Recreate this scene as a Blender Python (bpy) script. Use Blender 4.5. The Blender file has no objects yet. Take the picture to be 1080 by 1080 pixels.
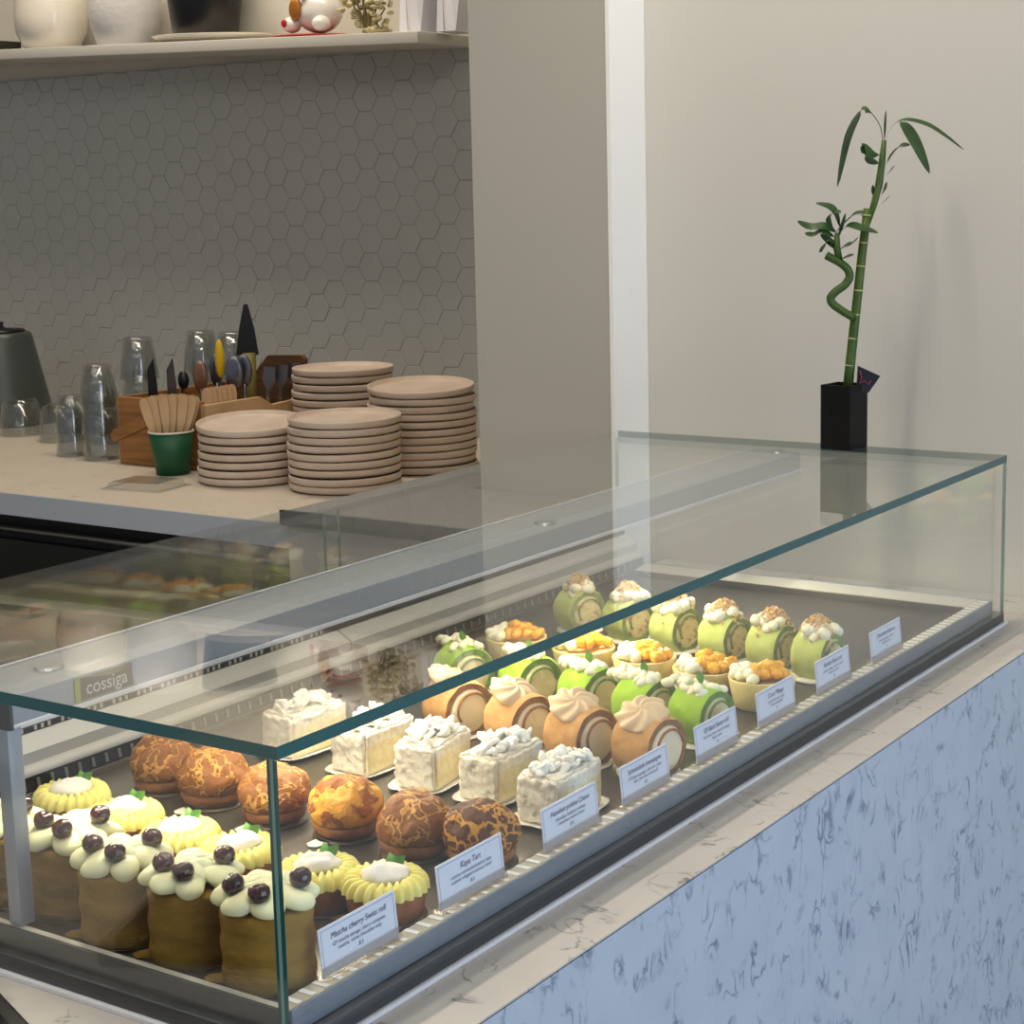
import bpy, bmesh, math, random
from mathutils import Vector, Matrix, noise, Euler
R = random.Random(7)
PI = math.pi
C = bpy.context.scene.collection

# ------------------------------------------------------------------ helpers
class MB:
    """collects shapes, then links them as one mesh object"""
    def __init__(s):
        s.v = []; s.f = []; s.m = []; s.sm = []
    def add(s, vs, fs, mi=0, smooth=True, M=None):
        b = len(s.v)
        for v in vs:
            v = Vector(v)
            s.v.append(M @ v if M else v)
        for f in fs:
            s.f.append([b + i for i in f]); s.m.append(mi); s.sm.append(smooth)
        return s
    def box(s, lo, hi, mi=0, M=None, bev=0):
        if bev > 0:
            bm = bmesh.new(); bmesh.ops.create_cube(bm, size=1)
            for v in bm.verts:
                v.co = Vector([lo[i] + (v.co[i] + .5) * (hi[i] - lo[i]) for i in range(3)])
            bmesh.ops.bevel(bm, geom=bm.edges[:] , offset=bev, segments=2, affect='EDGES', profile=.6)
            s.bm(bm, mi, M, True); return s
        x0, y0, z0 = lo; x1, y1, z1 = hi
        vs = [(x0,y0,z0),(x1,y0,z0),(x1,y1,z0),(x0,y1,z0),(x0,y0,z1),(x1,y0,z1),(x1,y1,z1),(x0,y1,z1)]
        fs = [(0,3,2,1),(4,5,6,7),(0,1,5,4),(1,2,6,5),(2,3,7,6),(3,0,4,7)]
        return s.add(vs, fs, mi, False, M)
    def bm(s, bm, mi=0, M=None, smooth=True):
        bm.verts.ensure_lookup_table(); bm.verts.index_update()
        s.add([v.co.copy() for v in bm.verts], [[v.index for v in f.verts] for f in bm.faces], mi, smooth, M)
        bm.free(); return s
    def lathe(s, prof, seg=32, mi=0, M=None, fn=None, close=False, smooth=True):
        """prof: list of (r,z) bottom to top (outside); r=0 ends close the shape"""
        vs = []; fs = []; rows = []
        for (r, z) in prof:
            if r <= 1e-9:
                rows.append([len(vs)]); vs.append(Vector((0, 0, z)))
            else:
                row = []
                for k in range(seg):
                    a = 2 * PI * k / seg
                    p = Vector((r * math.cos(a), r * math.sin(a), z))
                    if fn: p = fn(p, a, r, z)
                    row.append(len(vs)); vs.append(p)
                rows.append(row)
        n = len(rows)
        for i in range(n if close else n - 1):
            a, b = rows[i], rows[(i + 1) % n]
            for k in range(seg):
                k2 = (k + 1) % seg
                if len(a) == 1 and len(b) == 1: continue
                if len(a) == 1: fs.append((a[0], b[k2], b[k]))
                elif len(b) == 1: fs.append((a[k], a[k2], b[0]))
                else: fs.append((a[k], a[k2], b[k2], b[k]))
        return s.add(vs, fs, mi, smooth, M)
    def cyl(s, r, z0, z1, seg=24, mi=0, M=None, r2=None):
        r2 = r if r2 is None else r2
        return s.lathe([(0, z0), (r, z0), (r, z0), (r2, z1), (r2, z1), (0, z1)], seg, mi, M)
    def blob(s, c, rad, seg=14, rings=9, amp=0, sc=60, seed=0, mi=0, M=None):
        prof = []
        def fn(p, a, r, z): return p
        vs = []; fs = []; rows = []
        for i in range(rings + 1):
            t = PI * i / rings
            if i in (0, rings):
                rows.append([len(vs)]); vs.append(Vector((0, 0, -math.cos(t))))
            else:
                row = []
                for k in range(seg):
                    a = 2 * PI * k / seg
                    row.append(len(vs)); vs.append(Vector((math.sin(t) * math.cos(a), math.sin(t) * math.sin(a), -math.cos(t))))
                rows.append(row)
        for i in range(rings):
            a, b = rows[i], rows[i + 1]
            for k in range(seg):
                k2 = (k + 1) % seg
                if len(a) == 1: fs.append((a[0], b[k2], b[k]))
                elif len(b) == 1: fs.append((a[k], a[k2], b[0]))
                else: fs.append((a[k], a[k2], b[k2], b[k]))
        if not hasattr(rad, '__len__'): rad = (rad, rad, rad)
        T = Matrix.Translation(c) @ (M if M else Matrix.Identity(4))
        out = []
        for v in vs:
            q = Vector((v.x * rad[0], v.y * rad[1], v.z * rad[2]))
            if amp: q = q + v * (amp * noise.noise(q * sc + Vector((seed * 7.3, seed * 3.1, 0))))
            out.append(T @ q)
        return s.add(out, fs, mi, True)
    def tube(s, pts, rads, seg=8, mi=0, cap=True, flat=1.0):
        pts = [Vector(p) for p in pts]
        if not hasattr(rads, '__len__'): rads = [rads] * len(pts)
        vs = []; fs = []
        up = Vector((0, 0, 1))
        prevn = None
        for i, p in enumerate(pts):
            t = (pts[min(i + 1, len(pts) - 1)] - pts[max(i - 1, 0)]).normalized()
            if prevn is None:
                n = t.cross(up)
                if n.length < 1e-3: n = t.cross(Vector((1, 0, 0)))
            else:
                n = prevn - t * prevn.dot(t)
            n.normalize(); prevn = n
            b = t.cross(n)
            for k in range(seg):
                a = 2 * PI * k / seg
                vs.append(p + (n * math.cos(a) + b * math.sin(a) * flat) * rads[i])
        for i in range(len(pts) - 1):
            for k in range(seg):
                k2 = (k + 1) % seg
                fs.append((i * seg + k, i * seg + k2, (i + 1) * seg + k2, (i + 1) * seg + k))
        if cap:
            fs.append(tuple(range(seg - 1, -1, -1))); o = (len(pts) - 1) * seg
            fs.append(tuple(o + k for k in range(seg)))
        return s.add(vs, fs, mi, True)
    def prism(s, poly, axis, a0, a1, mi=0, M=None, smooth=False):
        """extrude a 2D polygon along an axis (0: poly=(y,z), 1: poly=(x,z), 2: poly=(x,y))"""
        n = len(poly)
        def P(q, a):
            if axis == 0: return (a, q[0], q[1])
            if axis == 1: return (q[0], a, q[1])
            return (q[0], q[1], a)
        vs = [P(q, a0) for q in poly] + [P(q, a1) for q in poly]
        fs = [tuple(range(n - 1, -1, -1)), tuple(range(n, 2 * n))]
        for k in range(n):
            k2 = (k + 1) % n
            fs.append((k, k2, n + k2, n + k))
        return s.add(vs, fs, mi, smooth, M)
    def leaf(s, pts, w, side=(1, 0, 0), mi=0, fold=.15, base=.25, pw=.7):
        pts = [Vector(p) for p in pts]; n = len(pts); side = Vector(side)
        # resample with catmull
        Q = []
        for i in range(n - 1):
            p0 = pts[max(i - 1, 0)]; p1 = pts[i]; p2 = pts[i + 1]; p3 = pts[min(i + 2, n - 1)]
            for k in range(5):
                t = k / 5
                Q.append(.5 * ((2 * p1) + (p2 - p0) * t + (2 * p0 - 5 * p1 + 4 * p2 - p3) * t * t + (3 * p1 - p0 - 3 * p2 + p3) * t ** 3))
        Q.append(pts[-1]); vs = []; fs = []; N = len(Q)
        for i, p in enumerate(Q):
            t = i / (N - 1)
            d = (Q[min(i + 1, N - 1)] - Q[max(i - 1, 0)]).normalized()
            sd = side - d * side.dot(d)
            if sd.length < 1e-4: sd = Vector((0, 1, 0)) - d * d.y
            sd.normalize(); nn = d.cross(sd)
            ww = w * .5 * max(.06, math.sin(PI * min(1, max(0, (t - base) / (1 - base)))) ** pw if t > base else .08)
            vs += [p + sd * ww + nn * ww * fold, p, p - sd * ww + nn * ww * fold]
        for i in range(N - 1):
            a = i * 3; b = a + 3
            fs += [(a, b, b + 1, a + 1), (a + 1, b + 1, b + 2, a + 2)]
        return s.add(vs, fs, mi, True)
    def disp(s, amp, sc, seed=0, i0=0, up=None):
        for i in range(i0, len(s.v)):
            v = s.v[i]; q = v * sc + Vector((seed * 5.1, seed * 2.3, seed))
            s.v[i] = v + Vector((noise.noise(q), noise.noise(q + Vector((31, 0, 0))), noise.noise(q + Vector((0, 47, 0))))) * amp
        return s
    def build(s, name, mats, parent=None, loc=(0, 0, 0), rot=(0, 0, 0), recalc=True):
        me = bpy.data.meshes.new(name)
        me.from_pydata([tuple(v) for v in s.v], [], s.f)
        if not hasattr(mats, '__len__'): mats = [mats]
        for m in mats: me.materials.append(m)
        me.polygons.foreach_set('material_index', s.m)
        me.polygons.foreach_set('use_smooth', s.sm)
        if recalc:
            b = bmesh.new(); b.from_mesh(me); bmesh.ops.recalc_face_normals(b, faces=b.faces[:]); b.to_mesh(me); b.free()
        me.update()
        o = bpy.data.objects.new(name, me); C.objects.link(o)
        o.location = loc; o.rotation_euler = rot
        if parent: o.parent = parent
        return o

def sharp(o, ang=40):
    me = o.data
    b = bmesh.new(); b.from_mesh(me)
    for e in b.edges:
        if len(e.link_faces) == 2 and e.calc_face_angle(0) > math.radians(ang): e.smooth = False
    b.to_mesh(me); b.free(); return o

def thing(name, label, cat, loc=(0, 0, 0), rz=0, group=None, rot=None):
    o = bpy.data.objects.new(name, None); C.objects.link(o)
    o.empty_display_size = .02
    o.location = loc; o.rotation_euler = rot if rot else (0, 0, rz)
    return tag(o, label, cat, group)
def tag(o, label, cat, group=None):
    o['label'] = label; o['category'] = cat
    if group: o['group'] = group
    return o
def struct(o): o['kind'] = 'structure'; return o
def copy_tree(root, loc, rot, label, group=None):
    r = root.copy(); C.objects.link(r); r.location = loc; r.rotation_euler = rot; r['label'] = label
    if group: r['group'] = group
    for ch in list(root.children):
        c = ch.copy(); C.objects.link(c); c.parent = r
        for g in list(ch.children):
            d = g.copy(); C.objects.link(d); d.parent = c
    return r

# ------------------------------------------------------------------ materials
def srgb(r, g, b):
    def f(c):
        c /= 255.0
        return c / 12.92 if c <= .04045 else ((c + .055) / 1.055) ** 2.4
    return (f(r), f(g), f(b), 1)
def mat(name, col, rough=.5, metal=0, spec=.5, col2=None, sc=20, lo=.4, hi=.6, detail=4, bump=0, bsc=60, bdist=.002, sss=0, coat=0,
        stretch=None, rnd=False, dist=0, coord='Object'):
    m = bpy.data.materials.new(name); m.use_nodes = True
    nt = m.node_tree; N = nt.nodes; L = nt.links
    p = N['Principled BSDF']
    p.inputs['Base Color'].default_value = col; p.inputs['Roughness'].default_value = rough
    p.inputs['Metallic'].default_value = metal; p.inputs['Specular IOR Level'].default_value = spec
    p.inputs['Coat Weight'].default_value = coat
    if sss:
        p.inputs['Subsurface Weight'].default_value = sss; p.inputs['Subsurface Radius'].default_value = (.006, .004, .002)
        p.inputs['Subsurface Scale'].default_value = 1
    if col2 or bump:
        tc = N.new('ShaderNodeTexCoord'); mp = N.new('ShaderNodeMapping')
        L.new(tc.outputs[coord], mp.inputs['Vector'])
        if stretch: mp.inputs['Scale'].default_value = stretch
        vec = mp.outputs['Vector']
        if rnd:
            oi = N.new('ShaderNodeObjectInfo'); ml = N.new('ShaderNodeMath'); ml.operation = 'MULTIPLY'; ml.inputs[1].default_value = 7
            L.new(oi.outputs['Random'], ml.inputs[0]); L.new(ml.outputs[0], mp.inputs['Location'])
    if col2:
        n = N.new('ShaderNodeTexNoise'); n.inputs['Scale'].default_value = sc; n.inputs['Detail'].default_value = detail
        n.inputs['Distortion'].default_value = dist
        L.new(vec, n.inputs['Vector'])
        r = N.new('ShaderNodeValToRGB'); r.color_ramp.elements[0].position = lo; r.color_ramp.elements[1].position = hi
        r.color_ramp.elements[0].color = col; r.color_ramp.elements[1].color = col2
        L.new(n.outputs['Fac'], r.inputs['Fac']); L.new(r.outputs['Color'], p.inputs['Base Color'])
    if bump:
        n2 = N.new('ShaderNodeTexNoise'); n2.inputs['Scale'].default_value = bsc; n2.inputs['Detail'].default_value = 5
        L.new(vec, n2.inputs['Vector'])
        b = N.new('ShaderNodeBump'); b.inputs['Strength'].default_value = bump; b.inputs['Distance'].default_value = bdist
        L.new(n2.outputs['Fac'], b.inputs['Height']); L.new(b.outputs['Normal'], p.inputs['Normal'])
    return m
def glass_mat(name, tint, ior=1.5, gl=1.0, rough=0.0):
    m = bpy.data.materials.new(name); m.use_nodes = True
    nt = m.node_tree; N = nt.nodes; L = nt.links; N.clear()
    out = N.new('ShaderNodeOutputMaterial'); mx = N.new('ShaderNodeMixShader')
    tr = N.new('ShaderNodeBsdfTransparent'); tr.inputs['Color'].default_value = tint
    g = N.new('ShaderNodeBsdfGlossy'); g.inputs['Roughness'].default_value = rough; g.inputs['Color'].default_value = (gl, gl, gl, 1)
    fr = N.new('ShaderNodeFresnel'); ge = N.new('ShaderNodeNewGeometry')
    mi = N.new('ShaderNodeMix'); mi.data_type = 'FLOAT'
    mi.inputs[2].default_value = ior; mi.inputs[3].default_value = 1 / ior   # same reflectance from both sides of the sheet
    L.new(ge.outputs['Backfacing'], mi.inputs[0]); L.new(mi.outputs[0], fr.inputs['IOR'])
    L.new(fr.outputs[0], mx.inputs[0]); L.new(tr.outputs[0], mx.inputs[1]); L.new(g.outputs[0], mx.inputs[2])
    L.new(mx.outputs[0], out.inputs['Surface'])
    return m
def emit_mat(name, col, s):
    m = bpy.data.materials.new(name); m.use_nodes = True
    p = m.node_tree.nodes['Principled BSDF']
    p.inputs['Emission Color'].default_value = col; p.inputs['Emission Strength'].default_value = s
    p.inputs['Base Color'].default_value = col
    return m
def vein_mat(name, base, vein, rough, sc=14, thick=.02, base2=None, patch=.45):
    """pale stone with short broken dark veins"""
    m = bpy.data.materials.new(name); m.use_nodes = True
    nt = m.node_tree; N = nt.nodes; L = nt.links; p = N['Principled BSDF']; p.inputs['Roughness'].default_value = rough
    tc = N.new('ShaderNodeTexCoord')
    n0 = N.new('ShaderNodeTexNoise'); n0.inputs['Scale'].default_value = sc; n0.inputs['Detail'].default_value = 5; n0.inputs['Distortion'].default_value = .9
    mp = N.new('ShaderNodeMapping'); mp.inputs['Rotation'].default_value = (.3, .7, .4); mp.inputs['Scale'].default_value = (1.4, 1, .85)
    L.new(tc.outputs['Object'], mp.inputs['Vector']); L.new(mp.outputs['Vector'], n0.inputs['Vector'])
    s1 = N.new('ShaderNodeMath'); s1.operation = 'SUBTRACT'; s1.inputs[1].default_value = .5; L.new(n0.outputs['Fac'], s1.inputs[0])
    a1 = N.new('ShaderNodeMath'); a1.operation = 'ABSOLUTE'; L.new(s1.outputs[0], a1.inputs[0])
    r1 = N.new('ShaderNodeMapRange'); r1.inputs[1].default_value = 0; r1.inputs[2].default_value = thick; r1.inputs[3].default_value = 1; r1.inputs[4].default_value = 0
    L.new(a1.outputs[0], r1.inputs[0])
    n1 = N.new('ShaderNodeTexNoise'); n1.inputs['Scale'].default_value = sc * 1.1; n1.inputs['Detail'].default_value = 3
    L.new(tc.outputs['Object'], n1.inputs['Vector'])
    r2 = N.new('ShaderNodeMapRange'); r2.inputs[1].default_value = patch; r2.inputs[2].default_value = patch + .16; L.new(n1.outputs['Fac'], r2.inputs[0])
    mu = N.new('ShaderNodeMath'); mu.operation = 'MULTIPLY'; L.new(r1.outputs[0], mu.inputs[0]); L.new(r2.outputs[0], mu.inputs[1])
    n3 = N.new('ShaderNodeTexNoise'); n3.inputs['Scale'].default_value = sc * .6; n3.inputs['Detail'].default_value = 6; L.new(tc.outputs['Object'], n3.inputs['Vector'])
    mb = N.new('ShaderNodeMix'); mb.data_type = 'RGBA'; mb.inputs[6].default_value = base; mb.inputs[7].default_value = base2 or base
    L.new(n3.outputs['Fac'], mb.inputs[0])
    mx = N.new('ShaderNodeMix'); mx.data_type = 'RGBA'; mx.inputs[7].default_value = vein
    L.new(mb.outputs[2], mx.inputs[6]); L.new(mu.outputs[0], mx.inputs[0]); L.new(mx.outputs[2], p.inputs['Base Color'])
    return m
def crack_mat(name, crust, crust2, gold, sc=48, tmax=.15):
    """cracked biscuit crust over golden dough"""
    m = bpy.data.materials.new(name); m.use_nodes = True
    nt = m.node_tree; N = nt.nodes; L = nt.links; p = N['Principled BSDF']; p.inputs['Roughness'].default_value = .55
    p.inputs['Specular IOR Level'].default_value = .3
    tc = N.new('ShaderNodeTexCoord'); oi = N.new('ShaderNodeObjectInfo')
    ml = N.new('ShaderNodeMath'); ml.operation = 'MULTIPLY'; ml.inputs[1].default_value = 9; L.new(oi.outputs['Random'], ml.inputs[0])
    mp = N.new('ShaderNodeMapping'); L.new(tc.outputs['Object'], mp.inputs['Vector']); L.new(ml.outputs[0], mp.inputs['Location'])
    nd = N.new('ShaderNodeTexNoise'); nd.inputs['Scale'].default_value = 70; nd.inputs['Detail'].default_value = 3; L.new(mp.outputs['Vector'], nd.inputs['Vector'])
    va = N.new('ShaderNodeVectorMath'); va.operation = 'SCALE'; va.inputs['Scale'].default_value = .045
    L.new(nd.outputs['Color'], va.inputs[0])
    vb = N.new('ShaderNodeVectorMath'); vb.operation = 'ADD'; L.new(mp.outputs['Vector'], vb.inputs[0]); L.new(va.outputs[0], vb.inputs[1])
    vo = N.new('ShaderNodeTexVoronoi'); vo.feature = 'DISTANCE_TO_EDGE'; vo.inputs['Scale'].default_value = sc; L.new(vb.outputs[0], vo.inputs['Vector'])
    nb = N.new('ShaderNodeTexNoise'); nb.inputs['Scale'].default_value = 26; nb.inputs['Detail'].default_value = 2; L.new(mp.outputs['Vector'], nb.inputs['Vector'])
    th = N.new('ShaderNodeMapRange'); th.inputs[1].default_value = .35; th.inputs[2].default_value = .68; th.inputs[3].default_value = .02; th.inputs[4].default_value = tmax
    L.new(nb.outputs['Fac'], th.inputs[0])
    dv = N.new('ShaderNodeMath'); dv.operation = 'DIVIDE'; L.new(vo.outputs['Distance'], dv.inputs[0]); L.new(th.outputs[0], dv.inputs[1])
    rr = N.new('ShaderNodeMapRange'); rr.inputs[1].default_value = .55; rr.inputs[2].default_value = 1.0; L.new(dv.outputs[0], rr.inputs[0])
    nc = N.new('ShaderNodeTexNoise'); nc.inputs['Scale'].default_value = 160; nc.inputs['Detail'].default_value = 4; L.new(mp.outputs['Vector'], nc.inputs['Vector'])
    cc = N.new('ShaderNodeMix'); cc.data_type = 'RGBA'; cc.inputs[6].default_value = crust; cc.inputs[7].default_value = crust2; L.new(nc.outputs['Fac'], cc.inputs[0])
    mx = N.new('ShaderNodeMix'); mx.data_type = 'RGBA'; mx.inputs[6].default_value = gold; L.new(cc.outputs[2], mx.inputs[7]); L.new(rr.outputs[0], mx.inputs[0])
    L.new(mx.outputs[2], p.inputs['Base Color'])
    ad = N.new('ShaderNodeMath'); ad.operation = 'ADD'; L.new(rr.outputs[0], ad.inputs[0]); L.new(nc.outputs['Fac'], ad.inputs[1])
    b = N.new('ShaderNodeBump'); b.inputs['Strength'].default_value = .7; b.inputs['Distance'].default_value = .003; L.new(ad.outputs[0], b.inputs['Height'])
    L.new(b.outputs['Normal'], p.inputs['Normal'])
    return m

M = {}
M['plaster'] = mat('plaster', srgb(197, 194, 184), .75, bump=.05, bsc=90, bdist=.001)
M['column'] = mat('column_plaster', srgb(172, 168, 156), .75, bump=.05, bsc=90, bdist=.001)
M['trim'] = mat('trim_white', srgb(236, 234, 226), .55)  # pale colour carrying the daylight that falls on the column's side
M['tile'] = mat('tile', srgb(172, 175, 174), .42, bump=.03, bsc=30)
M['grout'] = mat('grout', srgb(156, 158, 156), .8)
M['shelf'] = mat('shelf_white', srgb(196, 193, 186), .5)
M['stone'] = vein_mat('stone_top', srgb(176, 172, 166), srgb(96, 93, 92), .38, 20, .022, srgb(192, 187, 179), .48)
M['panel'] = vein_mat('stone_panel', srgb(166, 178, 190), srgb(106, 120, 140), .38, 26, .045, srgb(190, 198, 206), .46)  # blue cast of the daylight put into the pale stone's colour
M['backstone'] = vein_mat('back_stone', srgb(205, 197, 183), srgb(165, 152, 138), .4, 14, .02, srgb(192, 182, 167), .5)
M['backedge'] = mat('back_edge', srgb(186, 194, 202), .5, bump=.04, bsc=40)
M['dark'] = mat('dark_void', srgb(18, 18, 19), .55)
M['floor'] = mat('floor_tile', srgb(120, 116, 110), .5, col2=srgb(104, 100, 96), sc=3)
M['ceil'] = mat('ceiling_paint', srgb(225, 222, 215), .9)
M['glass'] = glass_mat('case_glass', (.975, .988, .982, 1), 1.46)
M['glass2'] = glass_mat('tumbler_glass', (.81, .825, .82, 1), 1.9)
M['clear'] = glass_mat('clear_plastic', (.93, .94, .94, 1), 1.4, 1, .12)
M['edge'] = mat('glass_edge', srgb(22, 84, 84), .1, spec=.8)
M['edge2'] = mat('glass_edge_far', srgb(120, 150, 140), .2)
M['alu'] = mat('aluminium', srgb(160, 166, 174), .38, .85)
M['alu2'] = mat('painted_rail', srgb(158, 165, 175), .42, .25)
M['frail'] = mat('front_rail_grey', srgb(92, 108, 124), .42, .0)  # blue of reflected daylight put into the aluminium's flat colour
M['base'] = mat('case_base', srgb(76, 78, 79), .38, .55)
M['seal'] = mat('white_seal', srgb(228, 229, 232), .5)
M['wplast'] = mat('white_plastic', srgb(192, 189, 180), .42)
M['vent'] = mat('vent_dark', srgb(54, 52, 49), .5, .3)
M['rib'] = mat('vent_rib', srgb(190, 188, 180), .45)
M['rib2'] = mat('vent_rib_dark', srgb(124, 122, 116), .5)
M['slot'] = mat('slot_plate', srgb(178, 172, 158), .45)
M['steel'] = mat('tray_steel', srgb(104, 99, 92), .34, .8, bump=.12, bsc=6, stretch=(60, 1, 1), bdist=.0008)
M['benchsteel'] = mat('bench_steel', srgb(150, 145, 142), .45, .2)
M['benchbody'] = mat('bench_body', srgb(196, 190, 184), .5)
M['blacktrim'] = mat('black_trim', srgb(24, 24, 26), .4)
M['logo'] = mat('logo_plate', srgb(72, 76, 79), .4)
M['lime'] = mat('lime', srgb(150, 170, 60), .5)
M['logotext'] = mat('logo_text', srgb(205, 208, 208), .5)
M['card'] = mat('card_paper', srgb(226, 228, 238), .7)
M['ink'] = mat('ink', srgb(62, 64, 110), .7)
M['inkline'] = mat('ink_line', srgb(130, 132, 175), .7)
M['holder'] = glass_mat('card_holder_clear', (.86, .84, .82, 1), 1.45, 1, .15)
M['led'] = emit_mat('led', (1, .86, .62, 1), 1.5)
# cakes
M['matcha'] = mat('matcha_sponge', srgb(128, 98, 34), .8, spec=.2, col2=srgb(158, 122, 52), sc=45, lo=.3, hi=.75, bump=.5, bsc=140, bdist=.0016, stretch=(1, 1, 2.2), rnd=True)
M['gcream'] = mat('matcha_cream', srgb(238, 234, 188), .5, sss=.25, spec=.35)
M['cherry'] = mat('cherry', srgb(74, 18, 26), .12, coat=.6, col2=srgb(38, 8, 14), sc=60)
M['gold'] = mat('gold_board', srgb(196, 158, 84), .3, .7)
M['brownboard'] = mat('brown_board', srgb(70, 50, 36), .5)
M['whiteboard'] = mat('white_board', srgb(225, 220, 205), .6)
M['tart'] = mat('tart_shell', srgb(150, 88, 40), .7, col2=srgb(120, 64, 28), sc=90, lo=.35, hi=.7, bump=.4, bsc=200, bdist=.001, rnd=True)
M['ycream'] = mat('yellow_cream', srgb(232, 222, 132), .5, sss=.25, spec=.35)
M['white'] = mat('white_meringue', srgb(228, 222, 212), .7, bump=.3, bsc=220, bdist=.0008, sss=.15)
M['leaf'] = mat('garnish_leaf', srgb(70, 130, 40), .5, col2=srgb(110, 165, 70), sc=90)
M['choux'] = crack_mat('choux_crust', srgb(116, 70, 36), srgb(158, 102, 56), srgb(206, 150, 78))
M['chouxg'] = crack_mat('choux_golden', srgb(140, 78, 32), srgb(170, 100, 44), srgb(220, 156, 62), 24, .8)
M['chouxd'] = crack_mat('choux_dark', srgb(72, 40, 24), srgb(104, 62, 38), srgb(200, 140, 60), 42)
M['choubase'] = mat('choux_base', srgb(168, 108, 52), .6, col2=srgb(128, 76, 36), sc=50, bump=.3, bsc=120)
M['coco'] = mat('coconut_coat', srgb(236, 229, 213), .85, col2=srgb(206, 190, 166), sc=150, lo=.5, hi=.75, bump=.55, bsc=260, bdist=.0018, spec=.2, rnd=True)
M['sponge'] = mat('vanilla_sponge', srgb(238, 228, 188), .8, col2=srgb(228, 212, 164), sc=120, bump=.3, bsc=220, bdist=.001)
M['flake'] = mat('white_flakes', srgb(240, 237, 228), .6, bump=.2, bsc=200, sss=.1)
M['hoji'] = mat('brown_sponge', srgb(204, 158, 104), .85, spec=.2, col2=srgb(184, 136, 84), sc=80, lo=.35, hi=.7, bump=.5, bsc=180, bdist=.0015, rnd=True)
M['hojiring'] = mat('brown_ring', srgb(160, 112, 64), .85, col2=srgb(136, 92, 50), sc=120, bump=.4, bsc=220)
M['hojicream'] = mat('hojicha_cream', srgb(222, 192, 152), .5, sss=.2)
M['hojifill'] = mat('hojicha_filling', srgb(232, 214, 182), .6, sss=.15)
M['green'] = mat('green_sponge', srgb(164, 200, 66), .85, spec=.2, col2=srgb(138, 176, 52), sc=50, lo=.35, hi=.7, bump=.4, bsc=160, bdist=.0015, rnd=True)
M['greenring'] = mat('green_ring', srgb(110, 142, 58), .85, col2=srgb(94, 126, 48), sc=120, bump=.4, bsc=220)
M['pgreen'] = mat('pale_green_sponge', srgb(198, 208, 122), .85, spec=.2, col2=srgb(182, 196, 104), sc=50, lo=.35, hi=.7, bump=.4, bsc=160, bdist=.0015, rnd=True)
M['pgreenring'] = mat('pale_green_ring', srgb(134, 154, 82), .85, col2=srgb(118, 138, 70), sc=120, bump=.4, bsc=220)
M['fill'] = mat('pale_filling', srgb(232, 222, 176), .6, sss=.15, col2=srgb(222, 208, 160), sc=60)
M['nutfill'] = mat('nut_filling', srgb(228, 214, 164), .7, col2=srgb(150, 96, 64), sc=110, lo=.52, hi=.7, bump=.4, bsc=160)
M['cream'] = mat('white_cream', srgb(246, 240, 208), .5, sss=.25)
M['crumb'] = mat('toasted_crumb', srgb(238, 208, 152), .75, col2=srgb(214, 170, 112), sc=160)
M['mtart'] = mat('pale_tart_shell', srgb(240, 220, 150), .75, col2=srgb(230, 204, 128), sc=80, bump=.25, bsc=220, bdist=.001)
M['mango'] = mat('mango', srgb(250, 184, 44), .25, sss=.2, col2=srgb(242, 164, 26), sc=60, spec=.5)
# back bar
M['plate'] = mat('stoneware', srgb(206, 190, 176), .5, col2=srgb(196, 178, 162), sc=14)
M['wood'] = mat('oiled_wood', srgb(160, 110, 58), .55, col2=srgb(136, 90, 46), sc=10, stretch=(2, .6, 9), bump=.08, bsc=40)
M['lightwood'] = mat('light_wood', srgb(206, 172, 130), .6, col2=srgb(190, 154, 112), sc=14)
M['darkwood'] = mat('dark_wood', srgb(104, 74, 44), .55, col2=srgb(84, 58, 34), sc=10, stretch=(2, 1, 9))
M['greencup'] = mat('green_paper', srgb(10, 78, 46), .5)
M['cupwhite'] = mat('paper_white', srgb(226, 222, 212), .6)
M['black'] = mat('black_plastic', srgb(18, 18, 20), .35)
M['gunmetal'] = mat('cutlery_steel', srgb(118, 120, 128), .25, .9)
M['copper'] = mat('copper_steel', srgb(150, 112, 92), .3, .7)
M['yellow'] = mat('yellow_plastic', srgb(226, 186, 20), .4)
M['olive'] = mat('olive_plastic', srgb(112, 104, 40), .5)
M['kettle'] = mat('kettle_grey', srgb(72, 78, 76), .35, .3)
M['potw'] = mat('white_glaze', srgb(222, 216, 204), .15, coat=.4)
M['vasew'] = mat('matt_vase', srgb(206, 204, 204), .7, bump=.5, bsc=90, bdist=.003)
M['blackpot'] = mat('black_pot', srgb(16, 18, 24), .35)
M['red'] = mat('red_glaze', srgb(170, 24, 28), .3)
M['catw'] = mat('cat_white', srgb(222, 220, 216), .25, coat=.3)
M['catgold'] = mat('cat_gold', srgb(176, 110, 40), .35, .4)
M['dried'] = mat('dried_flower', srgb(216, 206, 172), .8, col2=srgb(164, 154, 106), sc=60)
M['driedbrown'] = mat('dried_stem', srgb(130, 116, 78), .8)
M['paper'] = mat('bag_paper', srgb(216, 216, 224), .7)
M['bamboo'] = mat('bamboo', srgb(74, 96, 36), .45, spec=.3, col2=srgb(52, 78, 30), sc=24)
M['node'] = mat('bamboo_node', srgb(168, 168, 110), .5)
M['bleaf'] = mat('bamboo_leaf', srgb(44, 74, 30), .4, col2=srgb(32, 58, 24), sc=40)
M['pot'] = mat('pot_black', srgb(9, 9, 10), .5, spec=.2)
M['pink'] = mat('tag_pink', srgb(130, 30, 70), .5)
M['pebble'] = mat('pebble', srgb(120, 116, 106), .6, col2=srgb(80, 78, 72), sc=90)
M['metalbar'] = mat('bar_steel', srgb(130, 128, 126), .35, .9)
M['fix'] = mat('fixture', srgb(230, 230, 230), .5)
M['greenbox'] = mat('teal_box', srgb(70, 96, 92), .5)

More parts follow.
